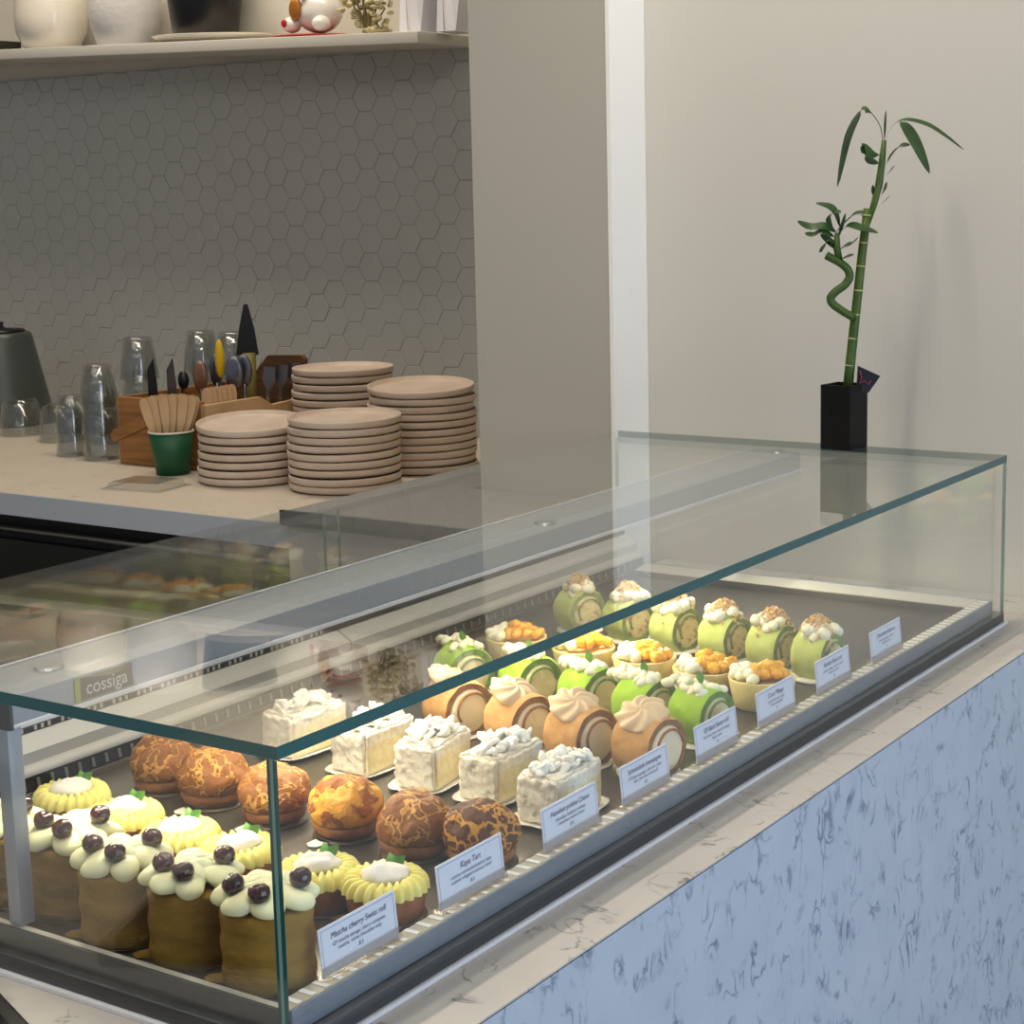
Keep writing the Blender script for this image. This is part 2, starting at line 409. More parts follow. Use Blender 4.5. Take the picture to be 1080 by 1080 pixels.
# ------------------------------------------------------------------ setting
XW = 1.4655; XC = 1.37; XT = 2.42
YC0, YC1 = .59, .819
o = struct(MB().box((-2.2, -3.2, -.96), (2.8, 4.2, -.92)).build('floor', M['floor']))
o = struct(MB().box((-2.2, -3.2, 1.8), (2.8, 4.2, 1.86)).build('ceiling', M['ceil']))
struct(MB().box((XW, -3.2, -.92), (XW + .12, .595, 1.8)).build('wall_right', M['plaster']))
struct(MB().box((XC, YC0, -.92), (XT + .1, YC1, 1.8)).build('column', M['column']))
struct(MB().box((XC - .001, YC0 - .006, -.92), (XW - .0005, YC0, 1.8)).build('trim_1', M['trim']))  # added sheet, daylight on the column's side face put into its paler colour
# tiled back wall: plaster core with a field of bevelled hexagon tiles under the shelf
wb = MB().box((XT + .006, YC1, -.92), (XT + .12, 4.2, 1.8), 1)
wb.box((XT + .001, YC1, -.05), (XT + .0065, 3.6, .845), 0)
s = .0363; vp = s * math.sqrt(3)
col = 0
y = YC1
while y < 3.6:
    for k in range(-1, 15):
        zc = .845 - k * vp - (vp / 2 if col % 2 else 0)
        if zc < -.03 or zc > .90: continue
        vs = []; tx = R.uniform(-.0006, .0006); tz = R.uniform(-.0006, .0006)
        for rr, dx in ((s - .0005, 0), (s - .0006, -.0009), (s - .0024, -.0018)):
            for a in range(6):
                yy = y + rr * math.cos(a * PI / 3); zz = zc + rr * math.sin(a * PI / 3)
                zz = min(zz, .846)
                vs.append((XT + .001 + dx + tx * math.cos(a * PI / 3) + tz * math.sin(a * PI / 3), yy, zz))
        fs = [tuple(range(12, 18))]
        for q in range(2):
            for a in range(6):
                a2 = (a + 1) % 6; fs.append((q * 6 + a, q * 6 + a2, q * 6 + 6 + a2, q * 6 + 6 + a))
        wb.add(vs, fs, 2, False)
    y += 1.5 * s; col += 1
struct(wb.build('wall_back', [M['grout'], M['plaster'], M['tile']]))
struct(MB().box((-2.2, 4.2, -.92), (2.8, 4.3, 1.8)).build('wall_left', M['plaster']))

# ------------------------------------------------------------------ front counter
ct = thing('counter', 'front service counter clad in blue-grey veined stone with a cream stone top', 'counter', (0, 0, 0))
MB().box((-.75, -.0625, -.0014), (XW - .001, .56, 0)).build('worktop', M['stone'], ct)
MB().box((-.75, -.0615, -.0024), (XW - .001, .555, -.0014)).build('joint', M['blacktrim'], ct)
MB().box((-.75, -.0625, -.92), (XW - .001, -.042, -.0024)).build('front_panel', M['panel'], ct)
MB().box((-.75, -.042, -.92), (XW - .001, .54, -.0026)).build('carcass', M['dark'], ct)

# ------------------------------------------------------------------ display case
L = 1.31; D = .5436; H = .21; t = .0085; zb = .0155
case = thing('display_case', 'long glass-topped refrigerated pastry case standing on the front counter', 'display case', (0, 0, 0))
def pane(name, lo, hi, edges, edge_mat):
    """a glass sheet; the narrow faces named in edges are the dark green ground edges"""
    x0, y0, z0 = lo; x1, y1, z1 = hi
    mb = MB().box(lo, hi)
    order = ['z0', 'z1', 'y0', 'x1', 'y1', 'x0']
    for i, k in enumerate(order): mb.m[i] = 1 if k in edges else 0
    return mb.build(name, [M['glass'], edge_mat], case)
XL = -.004
pane('top_glass', (XL, 0, H - t), (L, D, H), ('x0', 'y0', 'x1'), M['edge']).data.materials
g = case.children[-1]
pane('front_glass', (XL, 0, zb), (L, t, H - t - .0004), ('x0',), M['edge'])
pane('near_end_glass', (XL, t + .0003, zb), (XL + t, D, H - t - .0004), ('y0',), M['edge'])
pane('far_end_glass', (L - t, t + .0003, zb), (L, D, H - t - .0004), ('y1',), M['edge2'])
MB().box((L - .0012, .0002, zb), (L + .0004, .004, H - t)).build('corner_seam', M['edge2'], case)
MB().box((XL - .0005, .0034, zb), (XL + .0003, .0058, H - t)).build('corner_seam', M['edge2'], case)
xs = .67
pane('rear_door', (.012, .5335, .0755), (xs + .03, .5375, H - t - .001), ('x1',), M['edge2'])
pane('rear_door', (xs, .5285, .0755), (L - .012, .5325, H - t - .001), ('x0',), M['edge2'])
bf = MB()
bf.box((XL + .001, .0012, .0032), (L + .006, .0125, zb - .0002), bev=.0012)
bf.box((XL + .001, .0127, .0032), (.0085, D + .004, zb - .0002), bev=.0012)
bf.box((L - .013, .0127, .0032), (L + .006, D + .004, zb - .0002), bev=.0012)
bf.box((.0087, D - .02, .0032), (L - .0132, D + .004, zb - .0002), bev=.0012)
bf.build('base_frame', M['base'], case)
sl = MB()
sl.box((XL - .003, -.0022, .0002), (L + .010, .02, .003)); sl.box((XL - .003, .02, .0002), (.016, D + .004, .003)); sl.box((L - .02, .02, .0002), (L + .010, D + .004, .003))
sl.build('seal', M['seal'], case)
# rail just inside the glass
MB().box((.0085, t + .0004, .0157), (L - .0145, .0115, .0318), bev=.0005).build('front_rail', M['frail'], case)
MB().box((XL + t + .0004, .0118, .0157), (.0078, D - .004, .0320), bev=.0005).build('end_rail', M['base'], case)  # dark colour painted for the dim surroundings this aluminium rail mirrors
MB().box((L - .0125, .0118, .0157), (L - t - .0005, D - .004, .0320), bev=.0005).build('end_rail', M['alu2'], case)
MB().box((.0140, .0118, .0157), (L - .0128, .0270, .0304)).build('slot_plate', M['slot'], case)
rb = MB()
n = 92
for k in range(n):
    x = .02 + (L - .04) * k / (n - 1)
    rb.box((x, .0142, .0300), (x + .0048, .0264, .0311))
rb.build('slot_ribs', M['seal'], case)
MB().box((.0080, .0118, .0157), (.0137, .495, .0314)).build('end_ledge', M['wplast'], case)
MB().prism([(L - .0126, .0314), (L - .0126, .0205), (L - .058, .0205), (L - .058, .0262)], 1, .0274, .495).build('end_ledge', M['wplast'], case)
# rear wall of the well
x0, x1 = .0088, L - .0126
MB().prism([(.4955, .0205), (.4995, .0405), (.515, .0405), (.515, .0205)], 0, x0, x1).build('vent_strip', M['vent'], case)
rb = MB()
for k in range(80):
    x = .02 + (L - .04) * k / 79
    rb.prism([(.4966, .0300), (.4958, .0300), (.4974, .0380), (.4986, .0380)], 0, x, x + .0035)
rb.build('vent_ribs', M['rib2'], case)
pr = [(.515, .0408)]
for k in range(7):
    a = PI * .5 * k / 6
    pr.append((.508 - .0098 * math.cos(a), .0408 + .0072 * math.sin(a)))
pr.append((.515, .048))
MB().prism(pr, 0, x0, x1).build('lower_sill', M['wplast'], case)
def sill(a, b):
    MB().prism([(.5085, .0482), (.5085, .0585), (.526, .0692), (.5275, .0692), (.5275, .0482)], 0, a, b).build('upper_sill', M['wplast'], case)
sill(x0, .6795); sill(.682, x1)
MB().box((x0, .5278, .0482), (x1, .541, .0745)).build('rear_grille', M['vent'], case)
rb = MB()
for k in range(64):
    x = .16 + .5 * k / 63
    if k % 4 < 3: rb.box((x, .5268, .0705), (x + .003, .5277, .0745))
rb.build('grille_ribs', M['rib'], case)
# canopy rail under the glass, with lamp, glint strip, bead, pads and logo plate
MB().box((.012, .266, .177), (L - .010, .333, .1985), bev=.001).build('canopy_rail', M['alu2'], case)
MB().box((.012, .3335, .196), (L - .010, .336, .2), bev=.0004).build('rail_trim', M['seal'], case)  # white strip painting in the bright reflection along the glass edge
MB().box((.012, .2632, .1745), (L - .010, .2655, .178), bev=.0004).build('rail_trim', M['seal'], case)
MB().box((.05, .275, .1752), (L - .05, .30, .1768)).build('led_strip', M['led'], case)
for (x, y) in ((.084, .302), (.735, .288), (1.285, .292)):
    MB().cyl(.011, .1987, .2013, 24).build('glass_pad', M['alu'], case, (x, y, 0))
MB().box((.009,   .262, .0322), (.0215, .2745, .1765), bev=.0005).build('post', M['alu2'], case)
MB().box((.009, .258, .1768), (.0118, .334, .2008)).build('end_cap', M['base'], case)
lp = MB().box((.0745, .2648, .1795), (.132, .2658, .1965), bev=.0004).build('logo_plate', M['logo'], case)
MB().box((.0745, .2643, .1795), (.0795, .2649, .1965)).build('green_bar', M['lime'], lp)
def text(name, body, size, m, parent, loc, rot, align='CENTER', shear=0, ext=0, off=0):
    cu = bpy.data.curves.new(name, 'FONT'); cu.body = body; cu.size = size; cu.align_x = align; cu.align_y = 'CENTER'
    cu.shear = shear; cu.extrude = ext; cu.offset = off
    cu.materials.append(m)
    tmp = bpy.data.objects.new(name, cu); C.objects.link(tmp)
    dg = bpy.context.evaluated_depsgraph_get(); dg.update()
    me = bpy.data.meshes.new_from_object(tmp.evaluated_get(dg))
    bpy.data.objects.remove(tmp); bpy.data.curves.remove(cu)
    o = bpy.data.objects.new(name, me); C.objects.link(o); o.parent = parent; o.location = loc; o.rotation_euler = rot
    return o
text('lettering', 'cossiga', .0145, M['logotext'], lp, (.1055, .2644, .1876), (PI / 2, 0, 0), off=.0001)

# ------------------------------------------------------------------ tray
tr = MB()
X0, X1, Y0, Y1 = .0140, L - .060, .0272, .4935
tr.box((X0 + .004, Y0 + .0014, .0215), (X1 - .004, Y1 - .004, .0240))
for lo, hi in (((X0, Y0, .0215), (X1, Y0 + .0012, .0250)), ((X0, Y1 - .0038, .0215), (X1, Y1, .0292)), ((X0, Y0 + .0013, .0215), (X0 + .0038, Y1 - .0039, .0250)), ((X1 - .0038, Y0 + .0013, .0215), (X1, Y1 - .0039, .0320))):
    tr.box(lo, hi, bev=.0005)
for x in (.45, .86):
    tr.box((x, Y0 + .01, .0239), (x + .0015, Y1 - .01, .0242))
tray = tag(tr.build('display_tray', M['steel']), 'long brushed steel tray lying in the bottom of the pastry case', 'tray')
TZ = .0245
CX, CY = -.7845, -.7124
def adj(l, dx=.003, dy=0): return [(CX + (q[0] - CX) * .9904 + dx, CY + (q[1] - CY) * .9904 + dy) + tuple(q[2:]) for q in l]

# ------------------------------------------------------------------ cakes
def nz(a, b, c=0): return noise.noise(Vector((a, b, c)))
ORD = ['frontmost', 'second', 'third', 'fourth', 'fifth', 'sixth']
def board(parent, r, m, tab=None, tm=None, n=40, th=.0012):
    mb = MB().lathe([(0, 0), (r, 0), (r, th), (0, th)], n)
    if tab is not None:
        Mx = Matrix.Rotation(tab, 4, 'Z')
        mb.prism([(r - .004, -.008), (r + .010, -.006), (r + .013, 0), (r + .010, .006), (r - .004, .008)], 2, th * .2, th, 1, Mx)
    return mb.build('cake_board', [m, tm or m], parent)

def matcha_cake(i, x, y, lab):
    t_ = thing('cherry_cake', lab, 'cake', (x, y, TZ), group='matcha cherry cakes in the near row')
    board(t_, .0312, M['brownboard'], PI * .69, M['gold'])
    b = MB(); sd = i * 3.7
    def fn(p, a, r, z):
        k = 1 + .022 * nz(math.cos(a) * 1.6 + sd, math.sin(a) * 1.6, z * 20) + .012 * nz(a * 3 + sd, z * 320)
        return Vector((p.x * k, p.y * k, p.z + (.0012 * nz(p.x * 60 + sd, p.y * 60) if r > .02 else 0)))
    pr = [(0, .0014), (.0305, .0014)] + [(.0310 + .0006 * math.sin(k * .9), .002 + .049 * k / 16) for k in range(17)] + [(.0300, .053), (.02, .0535), (0, .0535)]
    b.lathe(pr, 56, fn=fn)
    b.build('sponge', M['matcha'], t_)
    c = MB(); rr = random.Random(i + 20)
    for k in range(8):
        a = 2 * PI * k / 8 + rr.uniform(-.12, .12)
        Mx = Matrix.Rotation(a, 4, 'Z') @ Matrix.Rotation(rr.uniform(.12, .32), 4, 'Y')
        c.blob((.0225 * math.cos(a), .0225 * math.sin(a), .0585 + rr.uniform(0, .002)), (.0145, .0112, .0068), 20, 12, .0028, 70, k + i * 10, 0, Mx)
        Mx = Matrix.Rotation(a + .3, 4, 'Z') @ Matrix.Rotation(.45, 4, 'Y')
        c.blob((.0135 * math.cos(a + .3), .0135 * math.sin(a + .3), .0625), (.0125, .0062, .0050), 16, 10, .002, 80, k + i * 9, 0, Mx)
    c.blob((0, 0, .063), (.012, .011, .0065), 14, 9, .002, 80, i)
    cr = c.build('cream', M['gcream'], t_)
    for (dx, dy, dz) in ((-.018, .010, .0705), (-.019, -.0135, .069), (.0125, -.0195, .071)):
        dx += rr.uniform(-.002, .002); dy += rr.uniform(-.002, .002)
        ch = MB().lathe([(0, -.0072), (.004, -.0064), (.0068, -.0035), (.0078, 0), (.0070, .0038), (.0044, .0062), (.0016, .0064), (0, .0052)], 18)
        ch.build('cherry', M['cherry'], t_, (dx, dy, dz), (rr.uniform(-.5, .5), rr.uniform(-.5, .5), 0))
MC = adj([(.0525, .0715), (.0550, .1420), (.0540, .2095), (.0685, .2785), (.0560, .3465)], .006, .001)
ML = ['tall matcha cake with cream and three cherries in the front glass corner of the case',
      'matcha cake with cream and cherries, second from the front glass in the near row',
      'matcha cake with cream and cherries, third from the front glass in the near row',
      'matcha cake with cream and cherries, fourth from the front, right beside the grey metal post',
      'rearmost matcha cherry cake, left of the grey metal post at the picture edge']
for i, (x, y) in enumerate(MC): matcha_cake(i, x, y, ML[i])

def tart(i, x, y, lab):
    t_ = thing('cream_tart', lab, 'tart', (x, y, TZ), group='cream topped tarts in the second row')
    board(t_, .030, M['brownboard'], PI * .69, M['gold'])
    b = MB(); sd = i * 2.1
    def fn(p, a, r, z):
        k = 1 + .012 * nz(math.cos(a) * 3 + sd, math.sin(a) * 3, z * 60); return Vector((p.x * k, p.y * k, p.z))
    b.lathe([(0, .0014), (.0262, .0014), (.0272, .002), (.0285, .010), (.0298, .0195), (.0296, .0205), (.027, .0205), (0, .0195)], 48, fn=fn)
    b.build('shell', M['tart'], t_)
    c = MB(); nl = 23
    pr = []
    for k in range(11):
        u = PI * k / 10
        pr.append((.0222 + .0078 * math.cos(u), .0205 + .0100 * math.sin(u)))
    def fc(p, a, r, z):
        w = abs(math.sin(a * nl / 2 + 1.6 * (r - .023) * 60)); q = (z - .0205) / .0105
        k = 1 + (.15 * w - .06) * (1 if r > .0222 else -.2) * (.3 + .7 * q if r < .0285 else 1)
        return Vector((p.x * k, p.y * k, p.z + (.0042 * w - .002) * q + .0008 * nz(a * 4 + sd, r * 200)))
    c.lathe(pr, nl * 10, fn=fc)
    c.lathe([(0, .0225), (.012, .0225), (.018, .0215)], 24)
    c.build('piped_cream', M['ycream'], t_)
    d = MB(); d.blob((0, 0, .0305), (.0175, .0135, .0075), 24, 14, .0034, 130, i, 0, Matrix.Rotation(-.9 + .2 * (i % 3), 4, 'Z'))
    d.build('meringue', M['white'], t_)
    lf = MB()
    for q in range(2):
        a = -.75 + 1.6 * q + .2 * nz(i, q)
        c0 = Vector((.0165, .006, .0285)); dr = Vector((math.cos(a) * .75, math.sin(a) * .75, .75)).normalized()
        sidev = Vector((-.56, .83, 0)) if q == 0 else Vector((.56, -.83, 0.2))
        lf.leaf([c0, c0 + dr * .005, c0 + dr * .009, c0 + dr * .014 + Vector((0, 0, -.001))], .0085, sidev, base=.02, fold=.4, pw=1.25)
    lf.build('leaf', M['leaf'], t_)
TC = adj([(.180, .0710), (.171, .127), (.174, .2085), (.176, .273), (.186, .346), (.198, .4215)])
TL = ['frontmost cream tart with white meringue and leaf, behind the Matcha cherry card', 'cream tart with white meringue, second from the front glass in its row',
      'cream tart with white meringue, third from the front, behind the corner matcha cake', 'cream tart with white meringue, fourth from the front, left of the glass corner edge',
      'cream tart with white meringue, second from the back of the tart row', 'rearmost cream tart with white meringue, beside the rear vent strip']
for i, (x, y) in enumerate(TC): tart(i, x, y, TL[i])

def choux(i, x, y, lab):
    t_ = thing('choux_bun', lab, 'pastry', (x, y, TZ), rz=[.3, 1.2, 2.2, 3.5, 4.4, 5.3][i], group='cracked choux buns in the third row')
    board(t_, .028, M['brownboard'], PI * .95 - [.3, 1.2, 2.2, 3.5, 4.4, 5.3][i], M['whiteboard'])
    sd = i * 4.3
    def fn(p, a, r, z):
        n1 = nz(p.x * 55 + sd, p.y * 55, z * 55); n2 = nz(p.x * 150 + sd, p.y * 150, z * 150)
        k = 1 + .08 * n1 + .055 * n2
        return Vector((p.x * k, p.y * k, p.z + .003 * n1 * (1 if z > .02 else .3) + .0018 * n2))
    pr = [(0, .0014), (.020, .0014), (.0255, .0045), (.0275, .009), (.0270, .0125), (.025, .0135)]
    MB().lathe(pr + [(0, .0135)], 44, fn=fn).build('lower_bun', M['choubase'], t_)
    pr = [(0, .0139), (.0270, .0139), (.0295, .0165)] + [(.0308 * math.cos(u) ** .8, .020 + .0275 * math.sin(u)) for u in [PI / 2 * k / 14 for k in range(1, 14)]] + [(0, .0477)]
    MB().lathe(pr, 64, fn=fn).build('crust', M['chouxg' if i == 2 else ('chouxd' if i == 0 else 'choux')], t_)
SC = adj([(.303, .0715), (.291, .129), (.2965, .2035), (.292, .278), (.298, .354), (.304, .4185)])
SL = ['dark brown cracked choux bun, frontmost of its row, behind the Kaya Tart card', 'brown choux bun with a thick cracked crust, second from the front',
      'golden choux bun with a big smooth split, third from the front', 'cracked choux bun seen right behind the vertical glass corner edge',
      'cracked choux bun, second from the back of the choux row', 'rearmost cracked choux bun beside the rear vent strip']
for i, (x, y) in enumerate(SC): choux(i, x, y, SL[i])

def slice_(i, x, y, rz, lab):
    t_ = thing('coconut_slice', lab, 'cake', (x, y, TZ), rz=rz, group='white coconut cake slices')
    lx, ly, lz = .073, .041, .040
    p = MB(); sd = i * 3.3
    n = 72; vs = []; fs = []
    for ring, (k, z) in enumerate(((0, .0004), (1, .0004), (1.13, .0035), (1.11, .0037), (1, .0012), (0, .0012))):
        for q in range(n):
            a = 2 * PI * q / n
            cx = math.copysign(abs(math.cos(a)) ** .45, math.cos(a)) * lx * .56; cy = math.copysign(abs(math.sin(a)) ** .45, math.sin(a)) * ly * .62
            w = 1 + (.02 if q % 2 else -.02) * (1 if ring in (2, 3) else 0)
            vs.append((cx * k * w, cy * k * w, z))
    for r_ in range(5):
        for q in range(n):
            q2 = (q + 1) % n; fs.append((r_ * n + q, r_ * n + q2, r_ * n + n + q2, r_ * n + n + q))
    p.add(vs, fs, 0, False); p.build('paper_liner', M['cupwhite'], t_)
    bm = bmesh.new(); bmesh.ops.create_cube(bm, size=1)
    bmesh.ops.bevel(bm, geom=bm.edges[:], offset=.05, segments=2, affect='EDGES')
    bmesh.ops.subdivide_edges(bm, edges=bm.edges[:], cuts=13, use_grid_fill=True)
    for v in bm.verts:
        v.co = Vector((v.co.x * lx, v.co.y * ly, .0014 + (v.co.z + .5) * lz))
        q = v.co
        ro = 1.0 if (q.y > -ly * .44 or q.z > .032) else .3
        v.co += Vector((nz(q.x * 260 + sd, q.y * 260, q.z * 260), nz(q.x * 260, q.y * 260 + 9 + sd, q.z * 260), nz(q.x * 260 + 5, q.y * 260, q.z * 260 + sd) if q.z > .006 else 0)) * .0026 * ro
    mb = MB(); mb.bm(bm)
    for k, f in enumerate(mb.f):
        c0 = sum((mb.v[j] for j in f), Vector()) / len(f)
        if c0.y < -ly * .46 and .004 < c0.z < .029 + .003 * nz(c0.x * 300, sd): mb.m[k] = 1
    mb.build('cake_body', [M['coco'], M['sponge']], t_)
    tp = MB(); rr = random.Random(i * 5 + 1)
    for k in range(46):
        px = rr.uniform(-.030, .030); py = rr.uniform(-.0155, .0155) * (1 - .3 * abs(px) / .027)
        hz = .0425 + (.009 * (1 - (px / .032) ** 2)) * rr.uniform(.1, 1)
        Mx = Euler((rr.uniform(-1, 1), rr.uniform(-1, 1), rr.uniform(0, 6))).to_matrix().to_4x4()
        tp.blob((px, py, hz), (rr.uniform(.004, .009), rr.uniform(.003, .007), rr.uniform(.0014, .0032)), 9, 6, .003, 190, k + sd, 0, Mx)
    tp.build('shaved_topping', M['flake'], t_)
HC = adj([(.4255, .0775, .02), (.446, .151, 0), (.443, .223, .16), (.449, .296, -.03), (.456, .385, -.1)])
HL = ['white coconut cake slice with flaky topping directly behind the praline choux card', 'white coconut slice, second from the front, with its cut yellow side showing',
      'white coconut slice in the middle of its row with a puffy topping', 'white coconut slice, fourth from the front, sitting in a fluted paper case',
      'rearmost white coconut slice, seen through the top glass above the glass corner']
for i, (x, y, a) in enumerate(HC): slice_(i, x, y, a, HL[i])

def roll_body(t_, Rr, Ln, th, flat, sp, ring, fil, sd, core=None, bulge=.0015):
    """a rolled sponge lying on its side, axis along local y, cut face towards -y"""
    zc = flat
    def P(r, a, yy, j=True):
        x = r * math.sin(a); z = -r * math.cos(a)
        z = max(z, -flat)
        v = Vector((x, yy, z + zc + .0014))
        if j:
            k = .0011
            v += Vector((nz(x * 120 + sd, yy * 120, z * 120), 0, nz(x * 120, yy * 120 + sd, z * 120) if z > -flat * .9 else 0)) * k
        return v
    n = 48; m = 12
    sm = MB(); vs = []; fs = []
    for j in range(m + 1):
        yy = -Ln / 2 + Ln * j / m
        e = 1 - .05 * (1 if j in (0, m) else 0)
        for k in range(n): vs.append(P(Rr * e, 2 * PI * k / n, yy))
    for j in range(m):
        for k in range(n):
            k2 = (k + 1) % n; fs.append((j * n + k, j * n + k2, (j + 1) * n + k2, (j + 1) * n + k))
    sm.add(vs, fs, 0)
    for sy in (-1, 1):
        vs = []; fs = []
        for rr, dy in ((Rr * .95, 0), (Rr - th, .0004), (Rr - th - .0005, -.003)):
            for k in range(n): vs.append(P(rr, 2 * PI * k / n, sy * (Ln / 2 + dy)) if rr == Rr * .95 else P(rr * .98, 2 * PI * k / n, sy * (Ln / 2 + dy), False))
        for j in range(2):
            for k in range(n):
                k2 = (k + 1) % n; fs.append((j * n + k, j * n + k2, (j + 1) * n + k2, (j + 1) * n + k))
        sm.add(vs, fs, 1, False)
    sm.build('sponge', [sp, ring], t_)
    fm = MB(); ri = (Rr - th) * .985
    vs = []; fs = []
    prof = [(-Ln / 2 - bulge, 0), (-Ln / 2 - bulge * .9, .5), (-Ln / 2 - bulge * .35, .9), (-Ln / 2 + .001, 1), (Ln / 2 - .001, 1), (Ln / 2 + bulge * .35, .9), (Ln / 2 + bulge, 0)]
    for yy, q in prof:
        for k in range(n):
            v = P(ri * max(q, .001), 2 * PI * k / n, yy, False)
            v.y += .0006 * nz(v.x * 200 + sd, v.z * 200) * (1 if abs(yy) > Ln / 2 else 0); vs.append(v)
    for j in range(len(prof) - 1):
        for k in range(n):
            k2 = (k + 1) % n; fs.append((j * n + k, j * n + k2, (j + 1) * n + k2, (j + 1) * n + k))
    fm.add(vs, fs, 0); fm.build('filling', fil, t_)
    if core:
        # the inner turn of the spiral, as a thin strip of sponge standing out of the cut face
        cm = MB(); pts = []
        for k in range(30):
            a = PI * .55 + k / 29 * PI * 1.15; r = ri * (.92 - .3 * k / 29)
            v = P(r, a, -Ln / 2 - bulge * .8, False); pts.append(v)
        cm.tube(pts, .0013, 6); cm.build('spiral', core, t_)
    return zc + Rr + .0014
def rosette(t_, c, r, h, m, tilt, arms=8, twist=3.2, amp=.2):
    mb = MB(); nr = 16; n = arms * 9; vs = []; fs = []
    for j in range(nr + 1):
        q = j / nr
        for k in range(n):
            a = 2 * PI * k / n
            w = math.cos(arms * a + twist * 2.2 * q)
            rad = r * q * (1 + .06 * w * q)
            z = h * (1 - q ** 3.4) + h * amp * w * (q ** .8) * (1 - .35 * q)
            vs.append((rad * math.cos(a), rad * math.sin(a), z))
    b0 = len(vs)
    for k in range(n):
        a = 2 * PI * k / n; vs.append((r * .9 * math.cos(a), r * .9 * math.sin(a), -h * .55))
    for j in range(nr + 1):
        for k in range(n):
            k2 = (k + 1) % n; fs.append((j * n + k, j * n + k2, (j + 1) * n + k2, (j + 1) * n + k))
    mb.add(vs, fs, 0, True, Matrix.Translation(c) @ Euler(tilt).to_matrix().to_4x4())
    return mb.build('rosette', m, t_)

BC = adj([(.556, .0665, -.18), (.5505, .1345, -.24), (.5605, .208, -.32), (.5695, .288, -.36)])
BL = ['brown roll cake with a piped swirl directly behind the Schokolade card', 'brown roll cake with a piped swirl and pale filling, second from the front',
      'brown roll cake with a piped swirl, third from the front of its row', 'rearmost brown roll cake, cut in two by the top glass edge']
for i, (x, y, a) in enumerate(BC):
    t_ = thing('brown_roll_cake', BL[i], 'cake', (x, y, TZ), rz=a, group='brown roll cakes with piped swirls')
    board(t_, .029, M['whiteboard'], None)
    top = roll_body(t_, .0285, .043, .0062, .0245, M['hoji'], M['hojiring'], M['hojifill'], i * 2.7, M['hojiring'], .003)
    rosette(t_, (-.0045, .003, top - .0005), .0235, .0080, M['hojicream'], (.16, -.40, i * .7), 8, 3.6, .26)

GC = adj([(.660, .0690, -.2), (.6645, .1325, -.24), (.675, .2015, -.3), (.684, .279, -.42), (.681, .3605, -.5)])
GL = ['bright green roll cake with a leaf, frontmost of its row, behind the Basil card', 'bright green roll cake with cream and leaf, second from the front',
      'bright green roll cake with cream and leaf, third from the front', 'bright green roll cake, fourth from the front, under the top glass edge',
      'rearmost bright green roll cake with frilled cream, beside the rear vent strip']
for i, (x, y, a) in enumerate(GC):
    t_ = thing('green_roll_cake', GL[i], 'cake', (x, y, TZ), rz=a, group='bright green roll cakes with leaves')
    board(t_, .0275, M['whiteboard'], None)
    top = roll_body(t_, .0275, .040, .0068, .0245, M['green'], M['greenring'], M['fill'], i * 5.2, M['greenring'], .0015)
    c = MB(); rr = random.Random(i + 70)
    for k in range(24):
        px = rr.uniform(-.013, .013); py = -.015 + .030 * (k / 14) + rr.uniform(-.002, .002)
        Mx = Euler((rr.uniform(-.6, .6), rr.uniform(-.6, .6), rr.uniform(0, 6))).to_matrix().to_4x4()
        c.blob((px, py, top - .0015 + rr.uniform(0, .004) - abs(px) * .2), (.0068, .0042, .0048), 10, 7, .0018, 160, k + i, 0, Mx)
    c.build('cream', M['cream'], t_)
    lf = MB(); c0 = Vector((.002, .0, top + .001)); dr = Vector((-.25, .1, 1)).normalized()
    lf.leaf([c0, c0 + dr * .005, c0 + dr * .010, c0 + dr * .0145], .0075, (.7, -.7, 0), base=.02, pw=1.2)
    lf.build('leaf', M['leaf'], t_)

